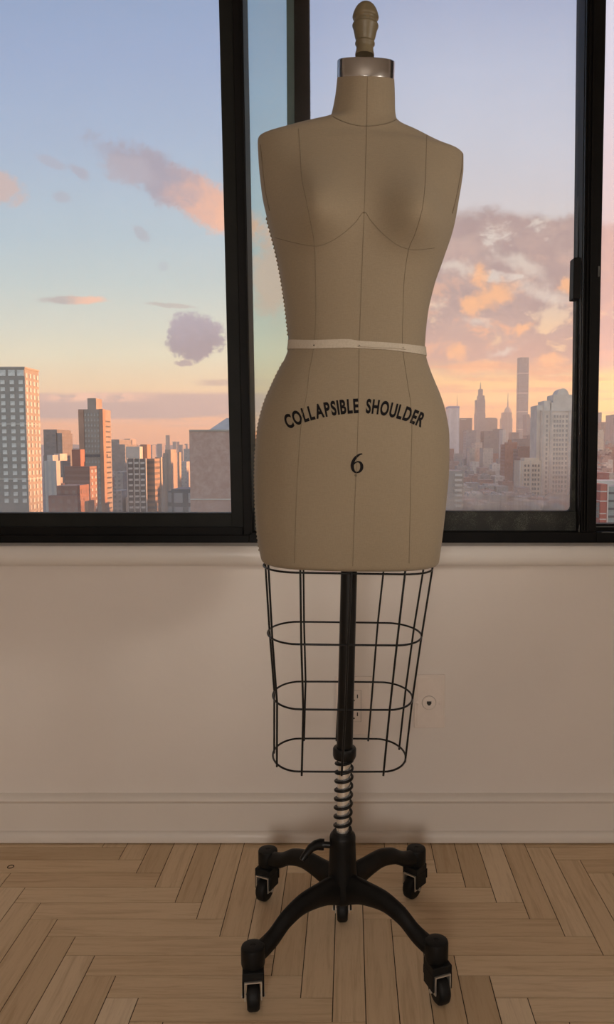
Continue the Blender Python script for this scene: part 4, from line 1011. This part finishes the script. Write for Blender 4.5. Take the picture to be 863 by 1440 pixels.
cloud(ell(274, 474, 40, 31, 0, .7, .18), shade((270, 440), (275, 505), (164, 164, 180), (138, 139, 153)), 1)
cloud(ell(258, 511, 13, 5, 0, .5), (160, 153, 160), .85)
cloud(ell(382, 395, 28, 46, 0, .7), (238, 192, 170), .75)
# long bands low in the left pane
bn = N.noise(N.vec(N.mul(U, 5), N.mul(V, 46), 2.), 1, 5, .6); vb = lambda a, b: N.sm(V, UV(CX, a)[1], UV(CX, b)[1])
lm = N.mul(N.sm(U, UV(470, 600)[0], UV(330, 600)[0]), front)
ub = lambda a, b: N.sm(U, UV(a, 600)[0], UV(b, 600)[0])
band = N.mul(N.mul(vb(604, 590), vb(549, 557)), lm)
cloud(N.mul(band, N.sm(N.add(bn, N.mul(vb(610, 570), .16)), .46, .60)), shade((150, 552), (150, 600), (182, 164, 158), (172, 156, 152)), .95)
cloud(N.mul(N.mul(N.mul(vb(568, 560), vb(549, 556)), N.mul(ub(40, 95), ub(240, 165))), N.sm(N.add(bn, wob2), .32, .55)), (253, 206, 172), .95)
cloud(N.mul(N.mul(N.mul(vb(601, 594), vb(586, 592)), lm), N.sm(bn, .42, .52)), (250, 186, 140), .85)
cloud(N.mul(N.mul(N.mul(vb(545, 540), vb(531, 537)), N.mul(lm, ub(265, 300))), N.sm(bn, .3, .5)), (190, 172, 158), .8)
# big bank in the middle and right panes
rm = N.mul(ub(520, 600), front)
b1 = N.noise(N.vec(N.mul(U, 7), N.mul(V, 11), 7.3), 1, 8, .62, .25); b2 = N.noise(N.vec(N.mul(U, 13), N.mul(V, 22), 1.3), 1, 7, .6, .3); b3 = N.noise(N.vec(N.mul(U, 22), N.mul(V, 30), 4.3), 1, 6, .62, .3)
topn = N.add(V, N.mul(N.sub(b1, .5), .10)); topn = N.add(topn, N.mul(wob, .03))
bank = N.mul(N.sm(topn, UV(CX, 296)[1], UV(CX, 318)[1]), rm)
bank = N.mul(bank, N.sm(N.add(V, N.mul(N.sub(b2, .5), .05)), UV(CX, 545)[1], UV(CX, 500)[1]))
holes = N.sm(b2, .565, .66)
t_ = N.add(N.mul(b1, .55), N.mul(b3, .45))
body = N.mix(N.sm(t_, .40, .60), lin((152, 139, 141)), lin((204, 182, 170)))
body = N.mix(N.mul(N.sm(b2, .30, .46), .45), lin((166, 148, 152)), body)
low = N.sm(V, UV(CX, 430)[1], UV(CX, 522)[1])
body = N.mix(N.mul(low, .35), body, lin((226, 160, 132)))
body = N.mix(N.mul(N.mul(N.sm(b3, .50, .66), N.sm(V, UV(CX, 330)[1], UV(CX, 480)[1])), .75), body, lin((248, 184, 138)))
body = N.mix(N.mul(ub(815, 850), .6), body, lin((238, 186, 178)))
cloud(bank, body, .97); cloud(N.mul(bank, holes), N.mix(N.sm(V, UV(CX, 390)[1], UV(CX, 480)[1]), lin((219, 216, 208)), lin((250, 216, 168))), .8)
for a in ((676, 386, 9, 15, 0), (694, 416, 26, 14, -25), (662, 432, 14, 10, 0), (733, 460, 10, 7, -20), (641, 497, 12, 9, 10), (668, 517, 34, 9, -10), (798, 400, 10, 12, 0), (775, 506, 18, 8, 0)):
    cloud(ell(*a, 1.0, .6), (253, 190, 136), .85)
for a in ((733, 372, 34, 10, 25), (770, 413, 40, 9, 18), (640, 375, 26, 7, 15), (672, 455, 16, 5, 10), (707, 492, 20, 4, -12)):
    cloud(ell(*a, 1.2, .9), (222, 217, 206), .7)
# bright streaks over the skyline
sk = N.noise(N.vec(N.mul(U, 6), N.mul(V, 70), 9.1), 1, 5, .6)
sb = N.mul(N.mul(vb(612, 598), vb(500, 525)), rm)
cloud(N.mul(sb, N.sm(sk, .50, .62)), (232, 164, 120), .7)
cloud(N.mul(N.mul(sb, N.sm(sk, .47, .36)), vb(590, 560)), (254, 216, 142), .75)
N.put(bg.inputs[0], col); bg.inputs[1].default_value = 1.0
W_.cycles.sampling_method = 'MANUAL'; W_.cycles.sample_map_resolution = 512
